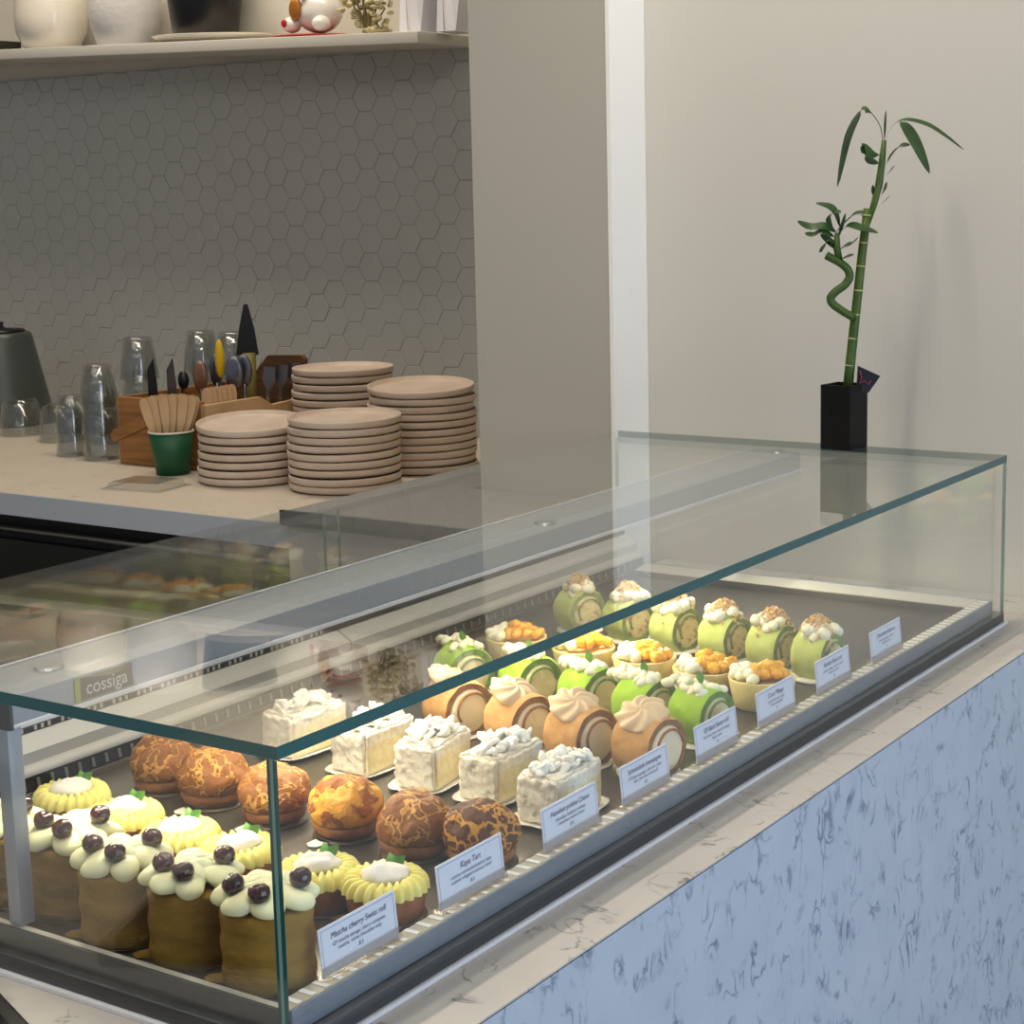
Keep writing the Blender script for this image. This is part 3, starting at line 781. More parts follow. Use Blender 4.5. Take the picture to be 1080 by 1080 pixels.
MCc = adj([(.7955, .0725), (.7995, .1385), (.8075, .216), (.8095, .293), (.812, .3825)])
MLb = ['mango tart in a pale shell, frontmost, behind the Coco Mango card', 'mango tart with diced mango, second from the front', 'mango tart with diced mango in the middle of its row, under the glass edge',
       'mango tart, fourth from the front, cut across by the top glass edge', 'rearmost mango tart with white cream, seen through the top glass']
for i, (x, y) in enumerate(MCc):
    t_ = thing('mango_tart', MLb[i], 'tart', (x, y, TZ), group='mango tarts in pale shells')
    b = MB(); sd = i * 1.9
    def fn(p, a, r, z):
        k = 1 + .012 * nz(math.cos(a) * 2 + sd, math.sin(a) * 2, z * 40); return Vector((p.x * k, p.y * k, p.z))
    b.lathe([(0, .0005), (.0268, .0005), (.0278, .0015), (.031, .015), (.0338, .0295), (.0336, .0302), (.0318, .0302), (.0314, .028), (0, .0275)], 52, fn=fn)
    b.build('shell', M['mtart'], t_)
    rr = random.Random(i + 40); c = MB(); cl = Vector((-.56, .83, 0))
    for k in range(16):
        a = math.atan2(.83, -.56) + rr.uniform(-1.1, 1.1); q = rr.uniform(.015, .027)
        c.blob((q * math.cos(a), q * math.sin(a), .0315 + rr.uniform(0, .0055)), (.0075, .0065, .0055), 12, 8, .002, 110, k + sd)
    c.build('cream', M['cream'], t_)
    g_ = MB()
    for k in range(26):
        a = math.atan2(-.83, .56) + rr.uniform(-2.2, 2.2); q = .0265 * math.sqrt(rr.uniform(.02, 1)) * (1 if abs(a - math.atan2(-.83, .56)) < 1.4 else .6)
        hz = .0335 + .0095 * (1 - q / .03) * rr.uniform(.4, 1.1)
        bm = bmesh.new(); bmesh.ops.create_cube(bm, size=1)
        bmesh.ops.bevel(bm, geom=bm.edges[:], offset=.22, segments=3, affect='EDGES')
        Mx = Matrix.Translation((q * math.cos(a), q * math.sin(a), hz)) @ Euler((rr.uniform(-.5, .5), rr.uniform(-.5, .5), rr.uniform(0, 3))).to_matrix().to_4x4() @ Matrix.Diagonal((rr.uniform(.011, .015), rr.uniform(.010, .013), rr.uniform(.008, .011), 1))
        g_.bm(bm, 0, Mx)
    g_.build('mango_cubes', M['mango'], t_)

KC = adj([(.915, .0660, -.12), (.925, .1235, -.16), (.935, .187, -.2), (.947, .255, -.26), (.961, .326, -.34), (.970, .3985, -.42)])
KL = ['pale green roll cake with toasted crumb, frontmost, behind the Pandan card', 'pale green roll cake with toasted crumb, second from the front, spiral with nut bits',
      'pale green roll cake with toasted crumb, third from the front', 'pale green roll cake with toasted crumb, fourth from the front, under the top glass edge',
      'pale green roll cake with crumb peak, second from the back, seen through the top glass', 'rearmost pale green roll cake with toasted crumb, nearest the rear corner']
for i, (x, y, a) in enumerate(KC):
    t_ = thing('crumb_roll_cake', KL[i], 'cake', (x, y, TZ), rz=a, group='pale green roll cakes with toasted crumb')
    board(t_, .027, M['whiteboard'], None, th=.003)
    top = roll_body(t_, .0262, .037, .0060, .0240, M['pgreen'], M['pgreenring'], M['nutfill'], i * 3.9, M['pgreenring'], .001)
    c = MB(); rr = random.Random(i + 90)
    for k in range(26):
        px = rr.uniform(-.017, .017); py = rr.uniform(-.016, .015)
        c.blob((px, py, top - .001 + rr.uniform(0, .008) - abs(px) * .28), (.0068, .0064, .0058), 11, 8, .002, 140, k + i * 3)
    c.blob((0, 0, top + .003), (.013, .013, .0095), 14, 9, .002, 120, i)
    c.build('cream', M['cream'], t_)
    f = MB()
    for k in range(150):
        px = rr.gauss(0, .0075); py = rr.gauss(0, .0085)
        hz = top + .0128 - (px * px + py * py) * 45 + rr.uniform(-.001, .0035)
        Mx = Matrix.Translation((px, py, hz)) @ Euler((rr.uniform(0, 6), rr.uniform(0, 6), rr.uniform(0, 6))).to_matrix().to_4x4()
        f.box((-.0026, -.0017, -.0005), (.0026, .0017, .0005), 0, Mx)
    f.build('toasted_crumb', M['crumb'], t_)

# ------------------------------------------------------------------ price cards
CARDS = [((.0525, .1335), 'Matcha cherry Swiss roll', 'GF matcha sponge, cherry compote,\nmatcha, white chocolate whip', '8.5', 'name card reading Matcha cherry Swiss roll at the near end of the case'),
         ((.1812, .2632), 'Kaya Tart', 'coconut caramelised pastry, kaya\ncustard, whipped coconut cream', '8.5', 'name card reading Kaya Tart in front of the dark choux bun'),
         ((.3173, .3988), 'Hazelnut praline Choux', 'chocolate, hazelnut cremeux,\nchocolate custard, choux', '8.5', 'name card reading Hazelnut praline Choux in front of the white slice'),
         ((.4360, .5155), 'Schokolade champagne', 'GF hojicha sponge, milk choc cream,\nmilk, chocolate cream puff', '8.5', 'name card reading Schokolade champagne in front of the brown roll cake'),
         ((.5647, .6445), 'GF Basil Swiss roll', 'basil lime cream, matcha sponge,\nfresh cream', '8', 'name card reading GF Basil Swiss roll in front of the green roll cake'),
         ((.6863, .7668), 'Coco Mango', 'coconut cream, mango\nshortcrust pastry', '8', 'name card reading Coco Mango in front of the frontmost mango tart'),
         ((.8172, .8987), 'Pandan Swiss roll', 'pandan sponge, coconut cream,\ncoconut crumb', '8', 'name card reading Pandan Swiss roll in front of the pale green roll'),
         ((.9540, 1.0368), 'Chocolate hazelnut', 'chocolate sponge, hazelnut\npraline cream', '8', 'rightmost name card standing before an empty stretch of tray')]
for i, ((xa, xb), h1, h2, pr, lab) in enumerate(CARDS):
    w = xb - xa
    t_ = thing('name_card', lab, 'card', ((xa + xb) / 2, .0205, .0336), group='name cards along the front glass', rot=(-.10, 0, 0))
    MB().box((-w / 2, -.0004, -.0005), (w / 2, .0004, .0325)).build('card', M['card'], t_)
    b = MB(); e = .0022
    for lo, hi in (((-w / 2 + e, -.00055, .0302), (w / 2 - e, -.00042, .0306)), ((-w / 2 + e, -.00055, .004), (-w / 2 + e + .0004, -.00042, .0306)), ((w / 2 - e - .0004, -.00055, .004), (w / 2 - e, -.00042, .0306))):
        b.box(lo, hi)
    b.build('border', M['inkline'], t_)
    k = min(1, w / .105)
    text('heading', h1, .0064 * (1 if len(h1) < 20 else .92), M['ink'], t_, (0, -.0009, .0245), (PI / 2, 0, 0), shear=.25, off=0)
    text('description', h2, .0038, M['ink'], t_, (0, -.0009, .0168), (PI / 2, 0, 0), shear=.25, off=0)
    text('price', pr, .0042, M['ink'], t_, (0, -.0009, .0100), (PI / 2, 0, 0), shear=.25, off=0)
    hd = MB(); hd.box((-w / 2 - .001, -.0022, -.001), (w / 2 + .001, -.0010, .0065)); hd.box((-w / 2 - .001, -.0022, -.0022), (w / 2 + .001, .008, -.0011))
    hd.build('holder', M['holder'], t_)

# ------------------------------------------------------------------ lucky bamboo on the glass
PX = 1 / 851.0
pl = thing('lucky_bamboo', 'lucky bamboo with a curled side shoot in a square black pot on the case', 'plant', (1.2865, .2005, H + .0003), rz=math.atan2(-.8280, .5606))
def pp(x, y, d=0): return Vector(((x - 890) * PX, d, (471 - y) * PX * 1.01))
q = .021; Mr = Matrix.Rotation(math.radians(49), 4, 'Z')
pm = MB(); hp = .080
pm.box((-q, -q, 0), (q, q, .004), 0, Mr)
for k in range(4):
    pm.box((-q, q - .003, .004), (q - .003, q, hp), 0, Mr @ Matrix.Rotation(PI / 2 * k, 4, 'Z'))
pm.build('pot', M['pot'], pl)
MB().box((-q + .0032, -q + .0032, .06), (q - .0032, q - .0032, .074), 0, Mr).build('pebble_fill', M['pebble'], pl)
st = MB(); path = [pp(894, 408), pp(896, 386), pp(900, 346), pp(904, 308), pp(908, 268), pp(913.5, 222)]
st.tube(path, [.0063, .0063, .006, .0058, .0055, .0052], 12)
st.build('stalk', M['bamboo'], pl)
nd = MB()
for (x, y) in ((896, 384), (898.5, 356), (901.5, 331), (904.3, 306), (907, 281), (909.5, 257), (912, 229)):
    c = pp(x, y); d = (pp(x + 1.1, y - 10) - c).normalized() * .0009
    nd.tube([c - d, c, c + d], [.0060, .0066, .0060], 12)
nd.build('stalk_nodes', M['node'], pl)
ss = MB(); path = [pp(899, 334), pp(887, 327), pp(876, 319), pp(874, 313), pp(879, 307), pp(890, 300), pp(895, 292), pp(893, 284), pp(885, 277), pp(870, 269)]
P2 = []
for i in range(len(path) - 1):
    for k in range(4): P2.append(path[i].lerp(path[i + 1], k / 4))
P2.append(path[-1])
for _ in range(2): P2 = [P2[0]] + [(P2[i - 1] + P2[i] * 2 + P2[i + 1]) / 4 for i in range(1, len(P2) - 1)] + [P2[-1]]
P2 = [p + Vector((0, -.004, 0)) for p in P2]
ss.tube(P2, .0052, 10); ss.tube([pp(884, 277, -.004), pp(881, 262, -.004), pp(881, 246, -.004)], [.0042, .0045, .003], 8)
ss.build('side_shoot', M['bamboo'], pl)
us = MB(); us.tube([pp(913, 240), pp(920, 218), pp(925, 198), pp(928, 175), pp(930, 153)], [.003, .0042, .0048, .0042, .003], 8)
us.build('upper_shoot', M['bamboo'], pl)
lv = [([(929, 155), (925, 138), (914, 124), (904, 124), (890, 150), (880, 199)], 16, .38, -.01), ([(931, 153), (938, 140), (952, 133), (975, 138), (995, 150), (1015, 165)], 6, .15, .01),
      ([(946, 135), (952, 142), (962, 160), (975, 188)], 17, .05, -.012), ([(932, 178), (938, 168), (946, 160), (955, 159)], 14, .1, -.01), ([(926, 168), (917, 166), (908, 161), (905, 166)], 13, .1, -.012),
      ([(926, 177), (917, 173), (911, 169)], 11, .1, .004), ([(930, 155), (931, 140), (931.5, 123)], 4, .1, 0), ([(931, 190), (937, 184), (940, 179)], 7, .1, -.006), ([(927, 210), (931, 203), (932, 195)], 7, .1, -.006),
      ([(922, 210), (919, 205), (918, 198)], 6, .1, -.004), ([(926, 218), (931, 215), (936, 209)], 5, .1, -.004),
      ([(880, 245), (868, 238), (852, 238), (839, 233)], 10, .1, -.004), ([(878, 250), (866, 243), (855, 246), (846, 246)], 8, .1, -.01), ([(880, 246), (888, 238), (900, 228), (912, 225)], 10, .1, .006),
      ([(884, 246), (893, 239), (906, 242), (922, 247)], 10, .1, -.012), ([(884, 240), (880, 225), (872, 218), (858, 215)], 8, .1, -.004), ([(877, 243), (872, 232), (877, 225), (884, 225)], 9, .1, -.01),
      ([(883, 264), (890, 260), (897, 257), (902, 251)], 11, .05, -.008), ([(885, 274), (891, 271), (897, 269)], 9, .05, -.01), ([(880, 256), (872, 254), (865, 260), (861, 265)], 8, .1, -.01), ([(882, 252), (886, 240), (889, 226)], 7, .1, -.006), ([(879, 262), (872, 252), (864, 247)], 9, .1, .003)]
for pts, w, base, d in lv:
    n_ = len(pts)
    P = [pp(x, y, d * (k / (n_ - 1)) - (.004 if x < 925 and y > 212 else 0)) for k, (x, y) in enumerate(pts)]
    cl2 = pts[0][0] < 890 and pts[0][1] > 235
    MB().leaf(P, w * PX * (1.25 if cl2 else 1.1), (.55, .55, .35), base=0 if cl2 else base).build('leaf', M['bleaf'], pl, recalc=False)
tg = MB()
a, b_, c_, d_ = pp(903, 384, -.008), pp(928, 396, -.002), pp(915, 413, -.006), pp(901, 411, -.012)
nn = Vector((0, .0012, 0))
tg.add([a, b_, c_, d_, a + nn, b_ + nn, c_ + nn, d_ + nn], [(0, 1, 2, 3), (7, 6, 5, 4), (0, 4, 5, 1), (1, 5, 6, 2), (2, 6, 7, 3), (3, 7, 4, 0)], 0, False)
to = tg.build('plant_tag', M['pot'], pl)
sc_ = MB(); sc_.tube([pp(905, 390, -.0095), pp(907, 396, -.0095), pp(904, 402, -.0115), pp(910, 400, -.0085), pp(914, 404, -.0075), pp(917, 400, -.0065)], .0009, 6)
sc_.build('ribbon', M['pink'], to)

# ------------------------------------------------------------------ black device at the near corner
e1 = Vector((-.37, -.93, 0)).normalized(); e2 = Vector((-.93, .37, 0)).normalized()
cn = Vector((-.047, .221, 0)) + e1 * .09 + e2 * .07
dv = thing('card_terminal', 'black flat device lying on the counter at the lower left corner', 'device', (cn.x, cn.y, .0004), rz=math.atan2(e1.y, e1.x))
MB().box((-.09, -.07, 0), (.09, .07, .017), bev=.003).build('body', M['black'], dv)
MB().box((-.078, -.058, .0171), (.078, .058, .0185), bev=.0005).build('screen', mat('screen_black', srgb(22, 24, 28), .1), dv)

# ------------------------------------------------------------------ bench behind the case
bn = MB()
bn.prism([(1.09, .575), (XC - .008, .575), (XC - .008, YC1 + .01), (1.86, YC1 + .01), (1.86, .96), (1.09, .96)], 2, .0965, .1005)
bn = bn.build('bench_top', M['benchsteel'])
bench = thing('steel_bench', 'grey steel bench top with a thin black edge between the case and the plates', 'bench', (0, 0, 0)); bn.parent = bench; bn.name = 'bench_top'
MB().box((1.083, .572, .080), (1.0898, .9655, .1024), bev=.001).build('edge_trim', M['blacktrim'], bench)
MB().box((1.092, .577, -.92), (XC - .01, .958, .0963)).build('body', M['benchbody'], bench)

# ------------------------------------------------------------------ back counter
XB = 1.43
bc = thing('back_counter', 'back bar counter with pale stone worktop under the tiled wall', 'counter', (0, 0, 0))
MB().box((XB, .972, -.042), (XT - .004, 4.1, 0)).build('worktop', [M['backstone']], bc)
MB().box((XB - .004, .972, -.042), (XB - .0002, 4.1, -.0005)).build('edge_band', M['backedge'], bc)
fr = thing('under_counter_fridge', 'black under-counter fridge with a steel bar below the back worktop', 'fridge', (0, 0, 0))
MB().box((XB + .05, .98, -.92), (XT - .02, 4.1, -.044)).build('cabinet', M['dark'], fr)
MB().box((XB + .035, .98, -.90), (XB + .049, 2.4, -.10)).build('door', M['dark'], fr)
hb = MB(); hb.tube([(XB + .028, 1.2, -.077), (XB + .028, 2.38, -.077)], .006, 10); hb.build('bar', M['metalbar'], fr)
tag(MB().box((1.30, 1.985, -.26), (1.36, 2.06, -.165), bev=.004).build('teal_container', M['greenbox']), 'small dull teal container in the dark gap below the back counter', 'container')
o = bpy.data.objects['teal_container']
st_ = thing('low_stand', 'dark low stand below the back counter edge', 'stand', (0, 0, 0))
MB().box((1.2, 1.9, -.30), (1.42, 2.4, -.2605)).build('stand_top', M['dark'], st_)
for (x, y) in ((1.21, 1.91), (1.40, 1.91), (1.21, 2.38), (1.40, 2.38)): MB().box((x, y, -.92), (x + .012, y + .012, -.301)).build('leg', M['dark'], st_)

# plates ------------------------------------------------------------
def plate_mesh():
    pr = [(0, 0), (.090, 0), (.0985, .0008), (.1030, .0028), (.1048, .0060), (.1052, .0125), (.1046, .0144), (.1028, .0147), (.1012, .0134), (.0992, .0085), (.094, .0062), (.08, .0052), (0, .0048)]
    return MB().lathe(pr, 72)
def word(k): return ['topmost', 'second', 'third', 'fourth', 'fifth', 'sixth', 'seventh', 'eighth', 'ninth', 'tenth', 'eleventh', 'twelfth', 'thirteenth'][k]
proto = None
STK = [((1.755, 1.628), 7, .01545, 'the left front stack beside the green cup', .075), ((1.762, 1.406), 9, .0149, 'the middle front stack', .015),
       ((2.008, 1.410), 11, .0147, 'the tall stack next to the column', .06), ((2.085, 1.672), 12, .0156, 'the rear stack against the tiled wall', .0)]
for (cx, cy), n, pit, nm, tl in STK:
    for k in range(n):
        top = k == n - 1
        lab = f'{word(n - 1 - k)} beige plate from the top in {nm}' if not top else f'topmost beige plate of {nm}'
        z = .0005 + k * pit + (.0004 if not top else .0)
        jx, jy = R.uniform(-.003, .003), R.uniform(-.003, .003)
        rot = (R.uniform(-.004, .004), R.uniform(-.004, .004), R.uniform(0, 6))
        if top and tl:   # the top plate of this stack sits askew, tipped towards the room
            rot = (tl * .56, -tl * .82, 0); z += .105 * tl * .92
        if proto is None:
            pm_ = plate_mesh().build('dinner_plate', M['plate']); proto = pm_; o = pm_
        else:
            o = proto.copy(); C.objects.link(o)
        tag(o, lab, 'plate', 'plates in ' + nm); o.location = (cx + jx, cy + jy, z); o.rotation_euler = rot

# tumblers -----------------------------------------------------------
def tumbler_mesh(h=.088, rt=.041, rb=.030, th=.0022):
    """upside down: the rim stands on the counter, the thick base is on top"""
    pr = [(rt, 0), (rt, .001), ((rt + rb) / 2 + .0008, h * .5), (rb, h - .004), (rb - .003, h), (0, h), ]
    inn = [(0, h - .009), (rb - th - .002, h - .009), ((rt + rb) / 2 - th, h * .5), (rt - th, .001), (rt - th, 0)]
    return MB().lathe(pr + inn, 28, close=False)
tp = None
def tumbler(x, y, z, lab, grp, sc=1, flip=False):
    global tp
    if tp is None:
        o = tumbler_mesh().build('glass_tumbler', M['glass2']); tp = o
    else:
        o = tp.copy(); C.objects.link(o)
    tag(o, lab, 'glass', grp); o.location = (x, y, z); o.scale = (sc, sc, sc)
    return o
gA = 'tumblers stacked upside down left of the wooden caddy'
FW = Vector((.826, .564, 0))
bx, by = 1.7883 + .035, 2.0913 + .027
for k, nm in enumerate(('bottom', 'middle', 'top')):
    tumbler(bx, by, .0006 + k * .0555, f'{nm} upside down tumbler of the stack of three beside the wooden caddy', gA)
bx, by = 1.8006 + .035, 2.195 + .025
tumbler(bx, by, .0006, 'upside down tumbler standing left of the stack of three', gA, .92); 
tumbler(bx, by, .0500, 'tumbler nested on the one left of the stack of three', gA, .9)
# low glasses further left
gB = 'low glasses crowded before the kettle'
lowlab = ['front low ribbed glass standing left of the tumblers', 'low glass at the left picture edge in front of the kettle', 'low glass behind the front low glass, next to the tiled wall side',
          'low glass between kettle and tumbler stack', 'low glass right behind the front one, half hidden', 'low glass farthest back by the kettle base']
lowpos = [(1.985, 2.425), (2.02, 2.60), (2.11, 2.50), (2.125, 2.375), (2.01, 2.305), (2.225, 2.545)]
lw = None
for (x, y), lab in zip(lowpos, lowlab):
    if lw is None:
        h = .084; rt = .051; rb = .040
        def fl(p, a, r, z): 
            k = 1 + .012 * math.cos(a * 10) * (1 if .01 < z < .07 else .3); return Vector((p.x * k, p.y * k, p.z))
        lw = MB().lathe([(rt, 0), (rt + .0008, .004), (rb + .003, h - .014), (rb - .002, h - .003), (rb - .006, h), (0, h), (0, h - .008), (rb - .006, h - .009), (rt - .003, .004), (rt - .003, 0)], 40, fn=fl).build('low_glass', M['glass2']); o = lw
    else:
        o = lw.copy(); C.objects.link(o)
    tag(o, lab, 'glass', gB); o.location = (x, y, .0006)
# tumblers standing behind the caddy
gC = 'tumblers standing behind the wooden caddy'
for x, y, lab in ((2.0, 2.178, 'left one'), (2.185, 2.168, 'middle one'), (2.185, 2.070, 'right one')):
    for k in range(3):
        tumbler(x, y, .0006 + k * .074, f'{["bottom", "middle", "top"][k]} tumbler of the {lab} of the three stacks behind the caddy', gC, 1.05)

# kettle ----------------------------------------------------------------
kt = thing('kettle', 'dark grey tapered kettle at the left picture edge before the tiles', 'kettle', (2.15, 2.815, .0006)); kt.scale = (.95, .95, .95)
MB().lathe([(0, 0), (.125, 0), (.132, .006), (.128, .02), (.105, .13), (.086, .222), (.083, .232), (.078, .236), (0, .236)], 48).build('body', M['kettle'], kt)
MB().lathe([(0, .2364), (.070, .2364), (.066, .243), (.02, .246), (.014, .252), (.016, .262), (0, .265)], 32).build('lid', M['black'], kt)
hm = MB(); hm.tube([(-.01, .088, .215), (-.01, .135, .205), (-.01, .145, .12), (-.01, .115, .06)], [.011, .011, .01, .009], 10); hm.build('handle', M['black'], kt)

# wooden caddy -----------------------------------------------------------
cd = thing('wooden_caddy', 'long open wooden caddy holding cutlery behind the paper cup and plates', 'caddy', (0, 0, 0))
x0, x1, y0, y1 = 1.789, 2.118, 1.782, 2.030
MB().box((x0, y0, .001), (x1, y1, .012)).build('bottom', M['wood'], cd)
MB().box((x0, y0 + .0121, .0122), (x0 + .012, y1 - .0121, .139), bev=.001).build('end_panel', M['wood'], cd)
MB().prism([(y0 + .0121, .0122), (y1 - .0121, .0122), (y1 - .0121, .15), (y0 + .16, .155), (y0 + .13, .185), (y0 + .115, .20), (y0 + .02, .203), (y0 + .0121, .196)], 0, x1 - .012, x1).build('back_panel', M['darkwood'], cd)
MB().box((x0, y1 - .012, .0122), (x1, y1, .139)).build('side_panel', M['wood'], cd)
MB().prism([(x0, .0122), (x1, .0122), (x1, .142), (x1 - .02, .142), (x1 - .05, .115), (x1 - .13, .112), (x1 - .165, .132), (x0, .132)], 1, y0, y0 + .012).build('side_panel', M['lightwood'], cd)
sm_ = MB(); sm_.prism([(y1 + .012, .045), (y1 + .020, .058), (y1 + .012, .070), (y1 - .115, .120), (y1 - .115, .092)], 0, x0 - .005, x0 - .0004); sm_.build('strap', M['wood'], cd)

# cutlery in the caddy: each piece stands in it on its own
def lean(name, lab, cat, x, y, rot, parts, grp=None):
    t_ = thing(name, lab, cat, (x, y, .0125), rot=rot, group=grp)
    for nm, mb, m in parts: mb.build(nm, m, t_)
    return t_
def spoon(bowl=.016, ln=.19, th=.0016):
    a = MB().tube([(0, 0, 0), (0, 0, ln * .7)], [.0035, .003], 8); b = MB().blob((0, 0, ln * .83), (bowl, .004, ln * .17), 14, 10); return a, b
SP = [(1.955, 1.905, 0, 'slim steel spoon between the yellow peeler and the broad spoons'), (1.92, 1.822, 0, 'broad steel spoon nearest the paper cup side of the caddy'),
      (1.965, 1.836, .02, 'broad steel spoon in front of the black spatula'), (1.905, 1.902, .03, 'copper coloured spoon left of the yellow peeler')]
for k, (px_, yy, ry, lab) in enumerate(SP):
    a, b = spoon([.014, .019, .018, .015][k], [.205, .205, .205, .195][k])
    lean('serving_spoon', lab, 'spoon', px_, yy, (ry, 0, -.97), [('handle', a, M['gunmetal']), ('bowl', b, M['copper'] if k == 3 else M['gunmetal'])], 'cutlery in the wooden caddy')
lean('peeler', 'peeler with a bright yellow handle standing in the wooden caddy', 'peeler', 1.93, 1.868, (.03, 0, -.97), [('blade', MB().box((-.006, -.002, 0), (.006, .002, .15)), M['gunmetal']), ('handle', MB().blob((0, 0, .198), (.010, .008, .040), 12, 10), M['yellow'])])
lean('spatula', 'pointed black spatula with olive shaft rising above the caddy', 'spatula', 2.03, 1.885, (-.02, 0, -.97), [('shaft', MB().tube([(0.004, .0, 0), (.004, 0, .20)], [.010, .014], 10), M['olive']), ('head', MB().prism([(-.024, .195), (.024, .195), (.017, .25), (.005, .302), (-.003, .302), (-.015, .25)], 1, -.004, .004), M['black'])])
for k, (yy, lab) in enumerate(((1.975, 'black handled knife leaning at the left end of the wooden caddy'), (1.940, 'slim steel knife beside the leaning black knife in the caddy'))):
    lean('table_knife', lab, 'knife', 1.84 + .02 * k, yy, (.05, 0, -.8), [('blade', MB().prism([(-.010, .09), (.009, .09), (.009, .15), (.004, .205), (-.010, .18)], 1, -.0014, .0014), M['black'] if k == 0 else M['gunmetal']), ('handle', MB().box((-.009, -.004, .0), (.009, .004, .09), bev=.002), M['black'])], 'knives in the wooden caddy')
lean('serving_tongs', 'black tongs standing in the caddy behind the paper cup', 'tongs', 1.885, 1.932, (0, 0, -.97), [('arms', MB().tube([(-.008, 0, 0), (-.008, 0, .10), (0, 0, .155), (.010, 0, .10), (.010, 0, .01)], .004, 8), M['black']), ('grip', MB().blob((0, 0, .155), (.012, .010, .020), 12, 8), M['black'])])
for k, (px_, yy) in enumerate(((1.985, 1.806), (2.03, 1.812), (2.075, 1.815))):
    lean('table_fork', ['steel fork left of the two rear forks at the wall side of the caddy', 'middle one of three steel forks near the dark end of the caddy', 'steel fork against the dark end panel of the caddy'][k], 'fork', px_, yy, (.02, .10, -.97),
         [('handle', MB().box((-.004, -.0012, 0), (.004, .0012, .13)), M['gunmetal']), ('head', MB().prism([(-.004, .13), (.004, .13), (.013, .150), (.012, .178), (-.012, .178), (-.013, .150)], 1, -.0012, .0012), M['gunmetal'])], 'forks in the wooden caddy')

# paper cup with wooden forks ---------------------------------------------
cx, cy = 1.738, 1.828
cp = thing('paper_cup', 'dark green paper cup full of wooden forks beside the left plate stack', 'cup', (cx, cy, .0006))
MB().lathe([(0, 0.002), (.031, .002), (.031, 0), (.033, 0), (.044, .083), (.0425, .083), (.0312, .004), (0, .004)], 40).build('wall', M['greencup'], cp)
MB().lathe([(.0426, .0832), (.0450, .0832), (.0458, .0848), (.0450, .0864), (.0426, .0864)], 40, close=True).build('rim', M['cupwhite'], cp)
fp = None
for k in range(26):
    u = ((k * 5) % 13 - 6 + .5 * (k // 13)) / 6.2; dep = -.0215 + .00172 * k
    ang = u * .265
    if fp is None:
        ff = MB()
        prof = [(-.0035, 0), (.0035, 0), (.004, .07), (.0085, .098), (.0095, .125), (.0075, .138), (.003, .142), (-.003, .142), (-.0075, .138), (-.0095, .125), (-.0085, .098), (-.004, .07)]
        ff.prism(prof, 1, -.0008, .0008); fp = ff.build('wooden_fork', M['lightwood']); o = fp
    else:
        o = fp.copy(); C.objects.link(o)
    tag(o, 'pale wooden fork standing among many in the green paper cup', 'fork', 'wooden forks in the green cup')
    # fan across the camera-left to right direction
    rd = Vector((.5606, -.828, 0)); base = Vector((cx, cy, .006)) + rd * u * .0105 + FW * dep * .93
    o.location = base
    rm = Matrix.Rotation(math.atan2(-.828, .5606) + 0, 4, 'Z')
    tl = Matrix.Rotation(ang, 4, FW)  # lean outwards
    o.rotation_euler = (tl @ rm).to_euler(); o.scale = (1, 1, 1.07)
for k in range(6):
    o = fp.copy(); C.objects.link(o)
    tag(o, 'pale wooden fork standing in the caddy right of the paper cup', 'fork', 'wooden forks in the caddy')
    o.location = (1.818 + .0145 * k, 1.8035, .0145); o.rotation_euler = (0, 0, -.97 + .2 * (k % 2)); o.scale = (1.05, 1, 1.05)

# clear lid on the worktop -------------------------------------------------
cl = MB()
cl.lathe([(.058, 0), (.062, 0), (.062, .002), (.054, .003), (.050, .012), (.046, .014), (0, .014), (0, .0128), (.0455, .0128), (.049, .011), (.053, .0018), (.058, .0012)], 4, M=Matrix.Rotation(PI / 4, 4, 'Z'), smooth=False)
cl = cl.build('plastic_lid', M['clear'], None, (1.592, 1.755, .0006), (0, 0, .15)); cl.scale = (1.15, 1.6, 1)
tag(cl, 'clear plastic container lid lying flat on the back worktop', 'lid')

# ------------------------------------------------------------------ shelf and what stands on it
TL = math.radians(1.9); YS = 1.95; ZS = .8755
def sz(y): return ZS + (y - YS) * math.tan(TL)
sh = MB().box((2.22, -.40, -.024), (XT - .003, 1.35, 0), bev=.0015).build('wall_shelf', M['shelf'], None, (0, YS, ZS), (TL, 0, 0))
tag(sh, 'long white wall shelf above the tiles at the top left', 'shelf')
def onshelf(name, lab, cat, x, y, grp=None): return thing(name, lab, cat, (x, y, sz(y) + .0006), rot=(TL, 0, 0), group=grp)
o = onshelf('planter', 'glossy white rounded planter on the left of the shelf', 'planter', 2.315, 2.74)
MB().lathe([(0, 0), (.062, 0), (.066, .002), (.085, .04), (.0885, .075), (.084, .13), (.078, .16), (.074, .16), (.08, .12), (.08, .05), (.05, .012), (0, .012)], 44).build('bowl', M['potw'], o)
o = onshelf('vase', 'matt white textured vase between the glossy planter and the black pot', 'vase', 2.315, 2.485)
MB().lathe([(0, 0), (.060, 0), (.066, .003), (.082, .05), (.086, .09), (.08, .15), (.07, .18), (.066, .18), (.076, .14), (.08, .09), (.055, .012), (0, .012)], 44).build('body', M['vasew'], o)
o = onshelf('serving_dish', 'shallow white dish under the black pot on the shelf', 'dish', 2.322, 2.215)
MB().lathe([(0, 0), (.06, 0), (.075, .003), (.092, .0135), (.0945, .0165), (.0935, .0175), (.074, .007), (0, .005)], 40).build('dish', M['potw'], o); o.scale = (1, 1.8, 1)
o = thing('black_pot', 'black tapered pot standing in the white dish on the shelf', 'pot', (2.322, 2.235, sz(2.235) + .0085), rot=(TL, 0, 0))
MB().lathe([(0, 0), (.070, 0), (.073, .003), (.090, .13), (.093, .15), (.087, .15), (.068, .01), (0, .01)], 44).build('pot', M['blackpot'], o)
o = onshelf('flat_box', 'dark olive flat box at the left end of the shelf', 'box', 2.30, 2.94)
